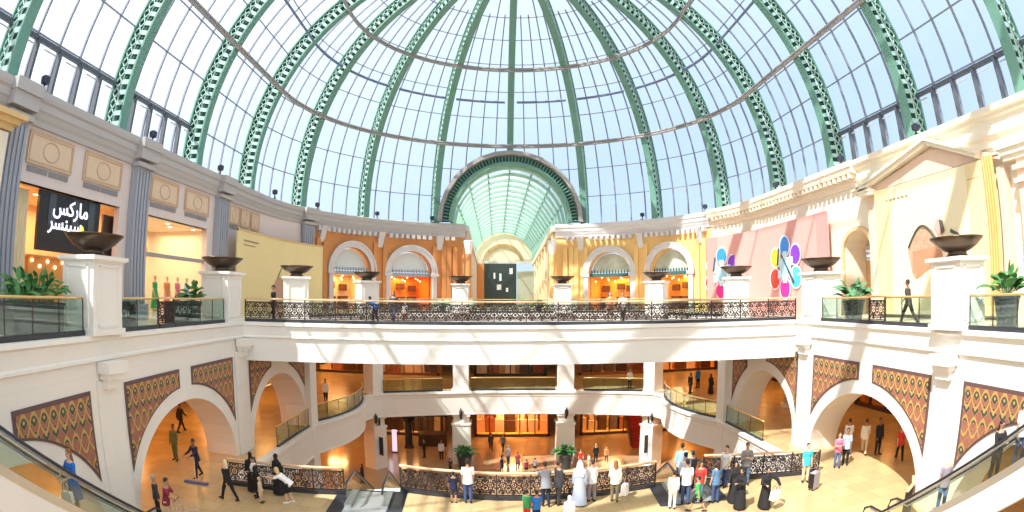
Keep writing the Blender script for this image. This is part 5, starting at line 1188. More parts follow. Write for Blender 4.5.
def garment(J, kind):
    b = MB(); P, u, f = J['P'], J['u'], J['f']
    if kind in ('tee', 'shirt', 'jacket'):
        g = .022 if kind == 'jacket' else .014; torso(b, J, g, .50, -.07 if kind != 'jacket' else -.11)
        if kind != 'jacket': loft(b, [(P - u * .17, Vector((.196, 0, 0)), f * .150), (P - u * .09, Vector((.194, 0, 0)), f * .148), (P + u * .08, Vector((.178, 0, 0)), f * .130), (P + u * .2, Vector((.158, 0, 0)), f * .115)])
        else: loft(b, [(P - u * .22, Vector((.204, 0, 0)), f * .158), (P - u * .09, Vector((.200, 0, 0)), f * .154), (P + u * .08, Vector((.184, 0, 0)), f * .138), (P + u * .2, Vector((.166, 0, 0)), f * .122)])
        for s in (-1, 1):
            so, e, w, d = J['arm%d' % s]; capsule(b, so + Vector((-s * .004, 0, .0)), e if kind != 'tee' else so + (e - so) * .72, 0.066 + g * .3, .056 if kind != 'tee' else .060)
            if kind != 'tee': capsule(b, e, w - d * .02, .056, .042)
    elif kind in ('trousers', 'shorts'):
        loft(b, [(P - u * .12, Vector((.165, 0, 0)), f * .125), (P - u * .03, Vector((.178, 0, 0)), f * .13), (P + u * .06, Vector((.168, 0, 0)), f * .12)])
        for s in (-1, 1):
            h, k, a = J['leg%d' % s]; capsule(b, h, k + ((h - k) * .06 if kind == 'shorts' else Vector()), .102, .078 if kind == 'trousers' else .088)
            if kind == 'trousers': capsule(b, k, a + (k - a) * .06, .074, .060)
    elif kind in ('skirt', 'dress_skirt'):
        z0 = .42 if kind == 'skirt' else .16; kL, kR = J['leg-1'], J['leg1']; c = (kL[2] + kR[2]) / 2; sp = abs(kL[2].y - kR[2].y) * .4; rr = []
        for t in [i / 8 for i in range(9)]:
            z = P.z + .07 - (P.z + .07 - z0) * t; rr.append((Vector((0, P.y + (c.y - P.y) * t * .7, z)), Vector((.165 + .09 * t, 0, 0)), Vector((0, .12 + .08 * t + sp * t, 0))))
        loft(b, rr[::-1])
    elif kind in ('robe', 'gown'):
        torso(b, J, .03, .50, -.07); kL, kR = J['leg-1'], J['leg1']; c = (kL[2] + kR[2]) / 2; sp = abs(kL[2].y - kR[2].y) * .42; rr = []; wd = .10 if kind == 'robe' else .13
        for t in [i / 10 for i in range(11)]:
            z = P.z + .12 - (P.z + .12 - .05) * t; rr.append((Vector((0, P.y + (c.y - P.y) * t * .8, z)), Vector((.175 + wd * t, 0, 0)), Vector((0, .135 + wd * .8 * t + sp * t, 0))))
        loft(b, rr[::-1])
        for s in (-1, 1):
            so, e, w, d = J['arm%d' % s]; capsule(b, so + Vector((-s * .004, 0, -.002)), e, .072, .074); capsule(b, e, w - d * .01, .074, .064 if kind == 'robe' else .085)
    elif kind == 'shoe':
        pass
    return b
def headwear(J, kind):
    b = MB(); H, m = J['head'], J['hm']; at = lambda x, y, z: H + m @ Vector((x, y, z))
    if kind == 'short_hair': ellips(b, at(0, -.018, .046), .084, .098, .086, m); ellips(b, at(0, -.055, -.005), .074, .056, .075, m)
    elif kind == 'long_hair':
        ellips(b, at(0, -.018, .045), .087, .100, .088, m); capsule(b, at(0, -.06, .0), at(0, -.085, -.20), .082, .062, 12, ((0, 1, 0), .62))
        for s in (-1, 1): capsule(b, at(s * .068, -.02, .0), at(s * .075, -.03, -.15), .030, .026)
    elif kind == 'tied_hair': ellips(b, at(0, -.018, .046), .084, .098, .086, m); ellips(b, at(0, -.055, -.005), .072, .055, .07, m); ellips(b, at(0, -.125, .03), .036, .04, .036, m)
    elif kind == 'cap': ellips(b, at(0, -.012, .052), .086, .102, .084, m); capsule(b, at(-.03, .085, .062), at(.03, .085, .062), .045, .045, 10, (tuple(m @ Vector((0, 0, 1))), .3)); ellips(b, at(0, -.055, -.005), .073, .055, .07, m)
    elif kind == 'headscarf':
        ellips(b, at(0, -.022, .036), .094, .104, .100, m); ellips(b, at(0, -.04, -.05), .088, .08, .09, m)
        capsule(b, at(0, -.02, -.12), J['neck'] - J['u'] * .06, .085, .135, 12)
    elif kind == 'headcloth':
        ellips(b, at(0, -.015, .045), .09, .104, .09, m); b2 = [(at(0, -.03, .05), m @ Vector((.088, 0, 0)), m @ Vector((0, .085, 0))), (at(0, -.05, -.12), m @ Vector((.12, 0, 0)), m @ Vector((0, .07, 0))), (at(0, -.09, -.34), m @ Vector((.19, 0, 0)), m @ Vector((0, .05, 0))), (at(0, -.10, -.48), m @ Vector((.17, 0, 0)), m @ Vector((0, .03, 0)))]; loft(b, b2[::-1])
        for s in (-1, 1): capsule(b, at(s * .08, .0, .0), at(s * .11, .03, -.32), .035, .03)
    return b
def shoe_mb(J, s):
    b = MB(); h, k, a = J['leg%d' % s]; fa = J['foot%d' % s]; fd = Vector((s * .12, math.cos(fa * .6), math.sin(fa * .6) * .8)).normalized()
    capsule(b, a + Vector((0, -.035, -.033)), a + fd * .165 + Vector((0, 0, -.043)), .044, .036, 10); return b
SKIN = {k: mat('skin_' + k, c, .55, var=.05) for k, c in dict(light=(.66, .40, .29), tan=(.46, .26, .16), brown=(.24, .12, .07), dark=(.09, .045, .03)).items()}
EYEM = mat('eye_dark', (.03, .02, .02), .3); LIPM = mat('lip', (.40, .16, .14), .5)
HAIRC = dict(black=(.012, .010, .010), dark=(.04, .022, .014), brown=(.16, .07, .03), auburn=(.25, .085, .03), blonde=(.66, .47, .22), pale=(.80, .66, .42), grey=(.4, .4, .4))
CL = dict(white=(.84, .84, .84), lilac=(.72, .70, .82), blue=(.02, .16, .55), lightblue=(.36, .52, .72), midblue=(.10, .20, .36), teal=(.05, .52, .60), red=(.66, .05, .04), pink=(.75, .16, .26), maroon=(.26, .025, .05), green=(.05, .36, .12), olive=(.12, .15, .05), navy=(.015, .02, .055), black=(.012, .012, .014), charcoal=(.05, .05, .058), grey=(.24, .25, .28), greyplum=(.30, .25, .28), beige=(.66, .52, .36), khaki=(.20, .16, .10), jeans=(.05, .08, .19), denim=(.09, .15, .27), robegrey=(.38, .42, .52), cream=(.80, .74, .62), check=(.22, .23, .25), orange=(.70, .25, .08))
def cm(c): return mat('cloth_' + c, CL[c], .85, var=.12, scale=14)
TEMPL = {}; NEED = {}
PEOPLE = []
def person(x, y, z, h, rz, pose, skin, top, bottom, head, label, group=None, shoes='black', wrap=None):
    PEOPLE.append((x, y, z, h, rz, pose, skin, top, bottom, head, label, group, shoes, wrap))
M_ = L1 + .01; U_ = L2 + .01
def P_(x, y, h, rz, pose, skin, top, bottom, head, label, z=M_, **k): person(x, y, z, h, rz, pose, skin, top, bottom, head, label, **k)
def esc_z(y, y0, z0, y1, z1):
    k = int(abs(z1 - z0) / .27); i = int((y - y0) / (y1 - y0) * k); return z0 + (z1 - z0) * (i + .5) / k
def esc_y(y, y0, z0, y1, z1):
    k = int(abs(z1 - z0) / .27); i = int((y - y0) / (y1 - y0) * k); return y0 + (y1 - y0) * (i + .5) / k
# left side of the middle floor
P_(-11.25, esc_y(9.0, 4.55, 11.75, 12.55, L1 + .02) + .07, 1.60, 168, 'escal', 'light', ('tee', 'blue'), ('skirt', 'denim'), ('long_hair', 'auburn'), 'woman with auburn hair in a bright blue top riding the left escalator', z=esc_z(9.0, 4.55, 11.75, 12.55, L1 + .02) + .01)
P_(-12.75, 14.75, 1.55, -60, 'stand', 'tan', ('shirt', 'charcoal'), ('trousers', 'black'), ('short_hair', 'grey'), 'dark dressed person half hidden by the left pier behind the man in maroon')
P_(-12.05, 14.4, 1.72, -80, 'push', 'tan', ('tee', 'maroon'), ('trousers', 'beige'), ('short_hair', 'black'), 'man in a maroon t-shirt and beige trousers pushing a cart')
P_(-13.67, 19.32, 1.72, 160, 'push', 'brown', ('shirt', 'navy'), ('trousers', 'navy'), ('short_hair', 'black'), 'cleaner in dark uniform pushing a wide floor mop in the left arch')
P_(-15.87, 20.9, 1.7, 178, 'stand', 'brown', ('shirt', 'olive'), ('trousers', 'olive'), ('short_hair', 'black'), 'person in olive green standing in the left corridor behind the cleaner')
P_(-18.5, 25.6, 1.7, -20, 'walk', 'brown', ('jacket', 'black'), ('trousers', 'black'), ('short_hair', 'black'), 'dark figure walking away deep in the left corridor')
P_(-11.2, 17.5, 1.66, 75, 'walk', 'light', ('jacket', 'black'), ('trousers', 'black'), ('long_hair', 'pale'), 'pale blonde woman in a black jacket walking left past the railing')
P_(-10.35, 18.25, 1.62, 150, 'hold', 'tan', ('jacket', 'black'), ('trousers', 'black'), ('tied_hair', 'dark'), 'woman in a black suit with a white scarf facing the camera', wrap='scarf')
P_(-8.9, 18.1, 1.6, 95, 'bend', 'light', ('tee', 'white'), ('shorts', 'black'), ('long_hair', 'blonde'), 'blonde woman in a white top and black shorts bending over a child', shoes='white')
P_(-9.95, 17.75, 1.02, -80, 'stand', 'light', ('tee', 'beige'), ('shorts', 'beige'), ('short_hair', 'blonde'), 'small child in beige in front of the bending blonde woman')
P_(-10.75, 18.78, 1.62, 30, 'stand', 'tan', ('robe', 'black'), None, ('headscarf', 'black'), 'woman in a black abaya at the left railing, the left one of two')
P_(-9.65, 18.85, 1.66, -20, 'stand', 'tan', ('robe', 'black'), None, ('headscarf', 'black'), 'woman in a black abaya at the left railing, the right one of two')
# along the railing
P_(-2.42, 19.42, 1.76, 5, 'stand', 'tan', ('tee', 'white'), ('trousers', 'jeans'), ('short_hair', 'black'), 'man in a white t-shirt and jeans standing alone at the railing')
P_(-2.95, 19.4, 1.25, 10, 'stand', 'tan', ('tee', 'navy'), ('shorts', 'charcoal'), ('short_hair', 'black'), 'child in navy beside the man in the white t-shirt')
P_(.40, 19.02, 1.72, 8, 'rail', 'tan', ('jacket', 'grey'), ('trousers', 'navy'), ('short_hair', 'black'), 'man in a grey jacket leaning on the railing')
P_(.86, 19.12, 1.74, -60, 'relax', 'tan', ('jacket', 'charcoal'), ('trousers', 'charcoal'), ('short_hair', 'dark'), 'man in a dark suit beside the man leaning on the railing')
P_(1.62, 18.95, 1.78, -20, 'stand', 'tan', ('gown', 'robegrey'), None, ('headcloth', 'white'), 'man in a long grey blue robe with a white headcloth at the railing')
P_(2.14, 19.3, 1.68, 20, 'relax', 'tan', ('shirt', 'white'), ('trousers', 'greyplum'), ('short_hair', 'dark'), 'person in a white long sleeved shirt and grey trousers at the railing')
P_(2.97, 19.11, 1.65, -10, 'relax', 'light', ('shirt', 'cream'), ('trousers', 'khaki'), ('long_hair', 'auburn'), 'woman in a cream blouse and olive brown trousers at the railing')
P_(-.36, 17.6, 1.2, -35, 'stand', 'tan', ('tee', 'green'), ('shorts', 'red'), ('short_hair', 'black'), 'child in a green t-shirt at the bottom edge, seen from behind')
P_(-.05, 17.42, 1.22, 15, 'stand', 'tan', ('tee', 'blue'), ('shorts', 'navy'), ('short_hair', 'black'), 'child in a blue t-shirt at the bottom edge, seen from behind')
P_(.98, 16.9, 1.2, 0, 'stand', 'tan', ('robe', 'white'), None, ('headscarf', 'white'), 'small figure in white at the bottom edge before the robed man')
# crowd at the right down escalator
P_(5.45, 18.2, 1.76, -15, 'relax', 'tan', ('tee', 'white'), ('trousers', 'jeans'), ('short_hair', 'black'), 'man in a white t-shirt and dark blue jeans at the escalator crowd')
P_(4.85, 17.9, 1.5, -20, 'stand', 'tan', ('shirt', 'white'), ('trousers', 'white'), ('short_hair', 'black'), 'boy dressed all in white at the left of the escalator crowd')
P_(5.62, 17.35, 1.42, 50, 'walk', 'tan', ('tee', 'green'), ('shorts', 'black'), ('short_hair', 'black'), 'boy in a green t-shirt and black shorts walking before the escalator crowd')
P_(6.05, 18.35, 1.6, 170, 'relax', 'tan', ('tee', 'red'), ('trousers', 'denim'), ('long_hair', 'dark'), 'woman in a bright red top in the middle of the escalator crowd')
P_(6.55, 17.95, 1.66, 15, 'stand', 'light', ('tee', 'midblue'), ('trousers', 'jeans'), ('long_hair', 'dark'), 'dark haired woman in a blue shirt and jeans in the escalator crowd')
P_(7.6, 19.5, 1.74, 120, 'relax', 'light', ('tee', 'white'), ('trousers', 'jeans'), ('short_hair', 'dark'), 'man in a white shirt and jeans at the back right of the escalator crowd')
P_(5.75, 19.3, 1.7, 0, 'stand', 'tan', ('shirt', 'lilac'), ('trousers', 'navy'), ('cap', 'navy'), 'person in a pale lilac shirt stepping onto the right down escalator')
P_(6.2, 19.75, 1.6, 10, 'stand', 'tan', ('jacket', 'charcoal'), ('trousers', 'black'), ('cap', 'navy'), 'person in a dark jacket stepping onto the right down escalator')
P_(5.95, 20.3, 1.8, -5, 'stand', 'tan', ('shirt', 'lightblue'), ('trousers', 'navy'), ('short_hair', 'black'), 'tall man in a light blue shirt first on the right down escalator')
P_(8.5, 19.45, 1.76, 165, 'cross', 'tan', ('tee', 'check'), ('trousers', 'denim'), ('short_hair', 'black'), 'man in a grey shirt with crossed arms leaning by the right railing')
P_(7.3, 17.9, 1.62, 150, 'walk', 'tan', ('robe', 'black'), None, ('headscarf', 'black'), 'woman in a black abaya beside the escalator crowd, farther of two')
P_(7.15, 17.0, 1.6, 120, 'hold', 'tan', ('robe', 'black'), None, ('headscarf', 'black'), 'woman in a black abaya beside the escalator crowd, nearer of two')
P_(8.05, 16.73, 1.6, 165, 'armout', 'tan', ('robe', 'black'), None, ('headscarf', 'black'), 'woman in a black abaya with one arm held out and a white bag')
P_(10.9, 18.5, 1.66, 170, 'stand', 'light', ('tee', 'teal'), ('trousers', 'beige'), ('tied_hair', 'dark'), 'woman in a turquoise top and beige trousers beside a suitcase')
# in the right arch
P_(13.2, 19.4, 1.6, 160, 'hold', 'light', ('tee', 'pink'), ('trousers', 'denim'), ('tied_hair', 'brown'), 'person in a pink top and blue jeans inside the right arch')
P_(13.75, 19.5, 1.7, 140, 'stand', 'brown', ('tee', 'lightblue'), ('trousers', 'black'), ('short_hair', 'black'), 'person in a light blue shirt and black trousers inside the right arch')
P_(15.05, 21.1, 1.72, -30, 'walk', 'tan', ('shirt', 'white'), ('trousers', 'grey'), ('short_hair', 'black'), 'man in a white shirt walking away at the back of the right arch')
P_(15.6, 20.4, 1.76, -40, 'walk', 'tan', ('shirt', 'cream'), ('trousers', 'beige'), ('short_hair', 'dark'), 'person in cream clothes walking away inside the right arch')
P_(16.1, 19.9, 1.76, 180, 'stand', 'brown', ('jacket', 'black'), ('trousers', 'black'), ('short_hair', 'black'), 'man in black clothes inside the right arch')
P_(16.4, 18.5, 1.68, -30, 'walk', 'light', ('tee', 'red'), ('trousers', 'black'), ('tied_hair', 'dark'), 'woman in a red top and black trousers inside the right arch')
# right escalator
ey = lambda y: esc_y(y, 4.2, 11.95, 12.3, L1 + .02)
ez = lambda y: esc_z(y, 4.2, 11.95, 12.3, L1 + .02) + .01
P_(10.6, ey(10.3), 1.66, -15, 'stand', 'light', ('tee', 'greyplum'), ('trousers', 'midblue'), ('long_hair', 'pale'), 'pale blonde woman in a grey top riding the right escalator', z=ez(10.3))
P_(10.6, ey(8.2) + .07, 1.56, 165, 'hold', 'tan', ('jacket', 'black'), ('trousers', 'black'), ('long_hair', 'black'), 'woman in black with sunglasses riding the right escalator', z=ez(8.2), wrap='sunglasses')
P_(10.6, ey(7.3) + .07, 1.66, 160, 'relax', 'tan', ('tee', 'white'), ('trousers', 'jeans'), ('short_hair', 'black'), 'man in white cut off by the right edge on the right escalator', z=ez(7.3))
# upper floor
P_(14.1, 16.2, 1.76, 25, 'walk', 'brown', ('tee', 'charcoal'), ('trousers', 'black'), ('short_hair', 'black'), 'man in black walking along the right upper walkway', z=U_)
P_(-12.2, 25.25, 1.76, 130, 'relax', 'tan', ('tee', 'navy'), ('trousers', 'black'), ('short_hair', 'dark'), 'man in navy standing at the left end of the bridge railing', z=U_)
P_(-6.3, 26.3, 1.62, 170, 'walk', 'tan', ('jacket', 'charcoal'), ('trousers', 'denim'), ('long_hair', 'dark'), 'woman in a dark jacket behind the bridge railing left of centre', z=U_)
P_(-5.75, 26.4, 1.1, 175, 'stand', 'light', ('tee', 'white'), ('shorts', 'red'), ('short_hair', 'dark'), 'child in a white top and red shorts behind the bridge railing', z=U_)
P_(-7.35, 27.0, 1.5, 60, 'bend', 'tan', ('tee', 'blue'), ('trousers', 'navy'), ('short_hair', 'black'), 'person in bright blue bending behind the bridge railing', z=U_)
P_(4.15, 26.35, 1.55, 180, 'relax', 'light', ('tee', 'orange'), ('shorts', 'beige'), ('long_hair', 'brown'), 'woman in an orange red top behind the bridge railing right of centre', z=U_)
P_(4.85, 26.5, 1.6, 150, 'walk', 'tan', ('tee', 'white'), ('trousers', 'black'), ('short_hair', 'dark'), 'person in white and black behind the bridge railing right of centre', z=U_)
# middle floor beyond the well
P_(-13.4, 37.2, 1.72, 170, 'stand', 'tan', ('shirt', 'white'), ('trousers', 'black'), ('short_hair', 'black'), 'man in a white shirt behind the left curved balcony')
P_(9.55, 43.9, 1.65, 165, 'relax', 'light', ('shirt', 'cream'), ('trousers', 'charcoal'), ('tied_hair', 'brown'), 'woman in a pale top leaning on the glass railing of the right far bay')
P_(15.0, 42.3, 1.75, 20, 'stand', 'brown', ('shirt', 'blue'), ('trousers', 'black'), ('short_hair', 'black'), 'man in a blue shirt seen from behind on the right curved balcony')
P_(13.6, 40.3, 1.6, 120, 'relax', 'tan', ('jacket', 'black'), ('trousers', 'charcoal'), ('long_hair', 'black'), 'woman in black left of the man in blue on the right curved balcony')
P_(14.9, 39.2, 1.6, -60, 'stand', 'tan', ('robe', 'black'), None, ('headscarf', 'black'), 'dark robed woman right of the man in blue on the right curved balcony')
# ground floor
GZ = .01
P_(-6.0, 45.1, 1.76, 180, 'stand', 'tan', ('shirt', 'white'), ('trousers', 'black'), ('short_hair', 'black'), 'man in a white shirt and black trousers on the ground floor, left bay', z=GZ)
P_(-7.5, 45.5, 1.7, 90, 'stand', 'tan', ('jacket', 'black'), ('trousers', 'black'), ('short_hair', 'black'), 'person all in black on the ground floor, left bay', z=GZ)
P_(-1.85, 48.3, 1.7, 0, 'walk', 'tan', ('jacket', 'charcoal'), ('trousers', 'black'), ('short_hair', 'black'), 'person in dark clothes walking on the ground floor, centre bay', z=GZ)
P_(-.78, 48.0, 1.7, 160, 'walk', 'light', ('shirt', 'grey'), ('trousers', 'charcoal'), ('short_hair', 'brown'), 'person in a grey shirt walking on the ground floor, centre bay', z=GZ)
P_(-11.2, 38.1, 1.5, 120, 'stand', 'tan', ('robe', 'black'), None, ('headscarf', 'black'), 'dark robed woman on the ground floor by the left corner column', z=GZ)
P_(-.4, 43.9, 1.7, 150, 'relax', 'light', ('tee', 'lilac'), ('trousers', 'denim'), ('headscarf', 'white'), 'woman with a white headscarf on the sunlit ground floor, centre', z=GZ)
P_(-.95, 41.5, 1.5, 60, 'relax', 'tan', ('tee', 'navy'), ('trousers', 'navy'), ('short_hair', 'black'), 'person in navy on the ground floor in front of the white headscarf', z=GZ)
P_(.3, 42.3, 1.55, 200, 'relax', 'light', ('tee', 'pink'), ('trousers', 'denim'), ('short_hair', 'brown'), 'person in a pink top on the sunlit ground floor, centre', z=GZ)
P_(.95, 41.4, 1.2, 30, 'stand', 'tan', ('tee', 'maroon'), ('shorts', 'navy'), ('short_hair', 'black'), 'child in maroon on the ground floor behind the railing', z=GZ)
P_(1.65, 41.8, 1.2, -30, 'stand', 'tan', ('tee', 'grey'), ('shorts', 'black'), ('short_hair', 'dark'), 'child in grey on the ground floor behind the railing', z=GZ)
P_(5.35, 42.6, 1.6, 190, 'relax', 'light', ('tee', 'red'), ('trousers', 'navy'), ('long_hair', 'dark'), 'woman in red and navy on the ground floor by the right plant', z=GZ)
P_(6.85, 43.9, 1.6, 170, 'stand', 'light', ('jacket', 'black'), ('trousers', 'black'), ('long_hair', 'blonde'), 'blonde woman in black on the ground floor, right bay', z=GZ)
P_(7.7, 43.7, 1.4, 180, 'stand', 'light', ('tee', 'orange'), ('trousers', 'navy'), ('short_hair', 'brown'), 'child in an orange top on the ground floor, right bay', z=GZ)
P_(5.9, 41.7, 1.5, 100, 'relax', 'tan', ('tee', 'cream'), ('trousers', 'beige'), ('short_hair', 'dark'), 'person in beige on the ground floor before the blonde woman in black', z=GZ)
P_(-4.95, 41.4, 1.3, -40, 'stand', 'tan', ('tee', 'charcoal'), ('shorts', 'black'), ('short_hair', 'black'), 'child in dark clothes on the ground floor left of the left plant', z=GZ)
# build every template once
jobs = []; seen = set(); SK = {}
def need(key, fn, vox, it=3):
    if key not in seen: seen.add(key); jobs.append((key, fn(), vox, it))
for (_, _, _, _, _, pose, _, top, bottom, head, _, _, _, wrap) in PEOPLE:
    if pose not in SK: SK[pose] = skeleton(POSE[pose])
    J = SK[pose]; need((pose, 'body'), lambda: body_mesh(J), .0085, 2)
    need((pose, top[0]), lambda: garment(J, top[0]), .016, 4)
    if bottom: need((pose, bottom[0]), lambda: garment(J, bottom[0]), .016, 3)
    need((pose, head[0]), lambda: headwear(J, head[0]), .011, 3)
    for s in (-1, 1): need((pose, 'shoe%d' % s), lambda: shoe_mb(J, s), .012, 2)
for pose in ('stand',):
    J = SK[pose]; need((pose, 'dress_skirt'), lambda: garment(J, 'dress_skirt'), .016, 3); need((pose, 'tee'), lambda: garment(J, 'tee'), .016, 4)
TM = remesh(jobs)
for (pose, kind), me in TM.items():
    me.materials.append(cm('white'))
    if kind == 'body':                      # eyes and mouth get their own material on the face
        me.materials.append(EYEM); me.materials.append(LIPM); J = SK[pose]; inv = J['hm'].transposed(); H = J['head']
        for p in me.polygons:
            q = inv @ (Vector(p.center) - H)
            if q.y > .055:
                if abs(q.z - .008) < .010 and .018 < abs(q.x) < .044: p.material_index = 1
                elif abs(q.z + .062) < .009 and abs(q.x) < .026: p.material_index = 2
GNAMES = dict(tee='t_shirt', shirt='shirt', jacket='jacket', robe='abaya', gown='long_robe', trousers='trousers', shorts='shorts', skirt='skirt', short_hair='hair', long_hair='hair', tied_hair='hair', cap='cap', headscarf='headscarf', headcloth='headcloth')
def add_part(name, me, m, parent):
    o = bpy.data.objects.new(name, me); COL.objects.link(o); o.parent = parent; o.material_slots[0].link = 'OBJECT'; o.material_slots[0].material = m; return o
def build_person(x, y, z, h, rz, pose, skin, top, bottom, head, label, group, shoes, wrap):
    t = thing('person', label, 'person', (x, y, z), D(rz), group); k = h / 1.75; t.scale = (k * (1.08 if h < 1.3 else 1), k * (1.08 if h < 1.3 else 1), k)
    add_part('body', TM[(pose, 'body')], SKIN[skin], t); add_part(GNAMES[top[0]], TM[(pose, top[0])], cm(top[1]), t)
    if bottom: add_part(GNAMES[bottom[0]], TM[(pose, bottom[0])], cm(bottom[1]), t)
    hm = mat('hair_' + head[1], HAIRC[head[1]], .5, var=.2) if head[0].endswith('hair') else cm(head[1]); add_part(GNAMES[head[0]], TM[(pose, head[0])], hm, t)
    for s in (-1, 1): add_part('shoe', TM[(pose, 'shoe%d' % s)], cm(shoes), t)
    J = SK[pose]; H, m = J['head'], J['hm']
    if wrap == 'scarf':
        b = MB(); b.tube([J['neck'] + Vector((.075 * math.cos(a), .07 * math.sin(a), .0)) for a in [i * PI / 8 for i in range(17)]], .03, 6)
        for s in (-1, 1): b.tube([J['neck'] + Vector((s * .05, .075, 0)), J['P'] + J['u'] * .36 + J['f'] * .15 + Vector((s * .05, 0, 0)), J['P'] + J['u'] * .12 + J['f'] * .15 + Vector((s * .06, 0, 0))], .03, 6)
        b.build('scarf', cm('white'), t)
    if wrap == 'sunglasses':
        b = MB()
        for s in (-1, 1): ellips(b, H + m @ Vector((s * .032, .097, .010)), .026, .008, .02, m, 8)
        b.build('sunglasses', BLACK, t)
    if head[0] == 'headcloth': MB().tube([H + m @ Vector((.09 * math.cos(a), -.012 + .10 * math.sin(a), .09)) for a in [i * PI / 8 for i in range(16)]], .012, 6, closed=True).build('head_cord', BLACK, t)
    return t
for p in PEOPLE: build_person(*p)
# mannequins in the clothes shop window
MANN = mat('mannequin_tan', (.62, .42, .28), .4)
for i, (y, c, c2, rz, lab) in enumerate(((22.6, 'black', 'red', -90, 'mannequin in a black and red outfit'), (23.9, 'green', 'green', -80, 'mannequin in a green dress'), (25.1, 'orange', 'pink', -100, 'mannequin in an orange top and pink skirt'), (26.2, 'pink', 'maroon', -90, 'mannequin in a pink dress'), (27.2, 'lightblue', 'lilac', -85, 'mannequin in a pale blue dress'))):
    t = thing('mannequin', lab + ' in the bright clothes shop window', 'mannequin', (-18.75, y, L2 + .26), D(rz)); add_part('body', TM[('stand', 'body')], MANN, t); add_part('dress_top', TM[('stand', 'tee')], cm(c), t); add_part('skirt', TM[('stand', 'dress_skirt')], cm(c2), t)
    t.scale = (1, 1, 1.05); MB().lathe([(.3, -.25), (.3, -.01), (.05, .0)], (0, 0, 0), 16).build('base', WHITE, t)
# ------------------------------------------------------------------ things people carry or push
t = thing('floor_mop', 'wide blue headed floor mop pushed by the cleaner in the left arch', 'mop', (-13.35, 18.55, M_)); MB().obox((0, 0, .04), (.55, .09, .035), .1).build('head', mat('mop_blue', (.12, .13, .30), .9), t); MB().tube([(0, 0, .06), (-.2, .38, 1.0)], .014, 6).build('handle', GOLD, t)
def cart(x, y, rz, lab):
    t = thing('shopping_cart', lab, 'cart', (x, y, M_), rz); b = MB()
    for s in (-1, 1):
        for zz in (.35, .55, .75): b.tube([(s * .24, -.35, zz), (s * .20, .35, zz + .02)], .008, 4)
        for yy in (-.3, -.1, .1, .3): b.tube([(s * .22, yy, .35), (s * .23, yy, .77)], .006, 4)
    for yy in (-.35, .35): 
        for zz in (.35, .55, .75): b.tube([(-.23, yy, zz), (.23, yy, zz)], .008, 4)
    b.build('wire_basket', STEEL, t); b = MB()
    for s in (-1, 1): b.tube([(s * .22, -.4, .95), (s * .22, -.3, .4), (s * .2, -.32, .1), (s * .2, .36, .1)], .014, 5)
    b.build('frame', STEEL, t); MB().tube([(-.24, -.42, .97), (.24, -.42, .97)], .016, 6).build('handle', RUB, t)
    for sx in (-1, 1):
        for sy in (-.3, .33): MB().lathe([(.05, -.015), (.05, .015)], (0, 0, 0), 10).build('wheel', RUB, t).location = (sx * .2, sy, .05)
    for ch in t.children:
        if ch.name.startswith('wheel'): ch.rotation_euler = (0, PI / 2, 0)
cart(-11.25, 14.55, D(-80), 'steel shopping cart pushed by the man in maroon')
def bag(x, y, z, rz, w, h, c, lab, d=.12, name='shopping_bag', cat='bag', hl=.18):
    t = thing(name, lab, cat, (x, y, z), rz); b = MB(); b.add([(-w, -d, 0), (w, -d, 0), (w, d, 0), (-w, d, 0), (-w * .92, -d * .8, h), (w * .92, -d * .8, h), (w * .92, d * .8, h), (-w * .92, d * .8, h)], [(3, 2, 1, 0), (0, 1, 5, 4), (1, 2, 6, 5), (2, 3, 7, 6), (3, 0, 4, 7), (4, 5, 6, 7)]); b.build('bag_body', cm(c), t)
    b = MB()
    for s in (-1, 1): b.tube([(w * .5 * math.cos(PI * i / 8), s * d * .7, h + hl * math.sin(PI * i / 8)) for i in range(9)], .008, 5)
    b.build('handle', cm('black' if c != 'black' else 'charcoal'), t)
bag(3.32, 19.0, L1 + .32, D(60), .17, .42, 'white', 'white shopping bag carried by the woman in the cream blouse')
bag(8.28, 16.38, L1 + .42, D(20), .2, .34, 'cream', 'white handbag carried by the woman in the abaya with one arm out')
wy = esc_y(9.0, 4.55, 11.75, 12.55, L1 + .02) + .07
bag(-11.2, wy - .36, esc_z(9.0, 4.55, 11.75, 12.55, L1 + .02) + .40, D(10), .17, .27, 'cream', 'patterned cream handbag held by the woman in the blue top', d=.08, hl=.22)
t = thing('suitcase', 'grey upright suitcase beside the woman in turquoise', 'suitcase', (10.75, 17.55, M_), D(25)); b = MB(); b.obox((0, 0, .40), (.22, .13, .33)); b.build('shell', mat('suitcase_grey', (.33, .33, .38), .5), t)
b = MB()
for s in (-1, 1): b.tube([(s * .08, -.1, .72), (s * .08, -.1, 1.0)], .01, 5)
b.tube([(-.09, -.1, 1.0), (.09, -.1, 1.0)], .014, 5); b.build('handle', STEEL, t); MB().obox((-.235, 0, .4), (.012, .12, .3)).build('side_panel', BLACK, t)
for sx in (-1, 1):
    for sy in (-1, 1): MB().lathe([(.03, 0), (.035, .03), (.03, .065)], (sx * .16, sy * .09, 0), 8).build('wheel', RUB, t)
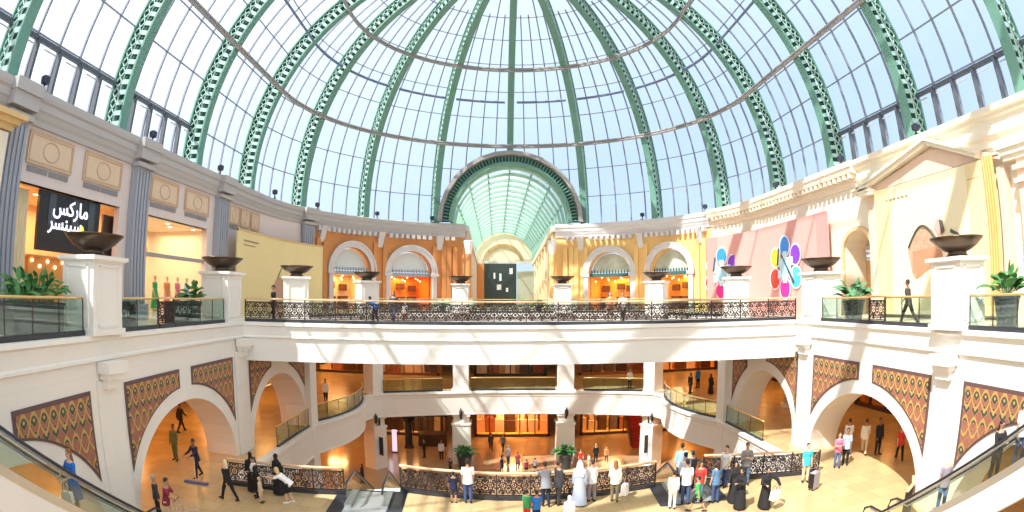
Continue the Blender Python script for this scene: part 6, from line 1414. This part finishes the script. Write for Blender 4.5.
# ------------------------------------------------------------------ camera: a fisheye lens, as the photograph's bowed verticals show
cd = bpy.data.cameras.new('camera'); cam = bpy.data.objects.new('camera', cd); COL.objects.link(cam)
cd.type = 'PANO'; cy = cd.cycles if hasattr(cd, 'cycles') and hasattr(cd.cycles, 'panorama_type') else cd
try:
    cd.cycles.panorama_type = 'FISHEYE_EQUISOLID'; cd.cycles.fisheye_lens = 552.64 / 1024 * 36; cd.cycles.fisheye_fov = PI
except Exception:
    cd.panorama_type = 'FISHEYE_EQUISOLID'; cd.fisheye_lens = 552.64 / 1024 * 36; cd.fisheye_fov = PI
cd.sensor_width = 36; cd.sensor_fit = 'HORIZONTAL'; cd.clip_end = 500; cd.clip_start = .05
cam.location = (-1.37, 0, EYE)
cam.rotation_euler = (PI / 2 + D(4.065), 0, -D(1.665))
SC.camera = cam
# ------------------------------------------------------------------ daylight
sun = bpy.data.lights.new('sun', 'SUN'); sun.energy = 7.5; sun.angle = D(.6); sun.color = (1, .97, .92)
so = bpy.data.objects.new('sun', sun); COL.objects.link(so); so.rotation_euler = Vector((.62, .52, -1)).to_track_quat('-Z', 'Y').to_euler()
w = bpy.data.worlds.new('sky'); SC.world = w; w.use_nodes = True; nt = w.node_tree; bg = nt.nodes['Background']
tc = nt.nodes.new('ShaderNodeTexCoord'); dp = nt.nodes.new('ShaderNodeVectorMath'); dp.operation = 'DOT_PRODUCT'
sd = Vector((-.62, -.52, 1)).normalized(); dp.inputs[1].default_value = sd
nt.links.new(tc.outputs['Generated'], dp.inputs[0])
ramp = nt.nodes.new('ShaderNodeValToRGB'); mp = nt.nodes.new('ShaderNodeMapRange'); mp.inputs[1].default_value = -1; mp.inputs[2].default_value = 1
nt.links.new(dp.outputs['Value'], mp.inputs[0]); nt.links.new(mp.outputs[0], ramp.inputs[0])
e = ramp.color_ramp.elements; e[0].position = .35; e[0].color = (.44, .57, .73, 1); e[1].position = 1.0; e[1].color = (1, .98, .95, 1)
for p, c in ((.55, (.62, .73, .84, 1)), (.72, (.92, .96, 1.0, 1))):
    x = e.new(p); x.color = c
nt.links.new(ramp.outputs[0], bg.inputs[0]); bg.inputs[1].default_value = 1.45
vs = SC.view_settings; vs.view_transform = 'Standard'; vs.look = 'None'; vs.exposure = 0.1; vs.gamma = 1.0; vs.use_curve_mapping = False
SC.cycles.max_bounces = 10; SC.cycles.diffuse_bounces = 5; SC.cycles.glossy_bounces = 4; SC.cycles.transparent_max_bounces = 24; SC.cycles.sample_clamp_indirect = 6
SC.cycles.caustics_reflective = False; SC.cycles.caustics_refractive = False
SC.cycles.use_denoising = True
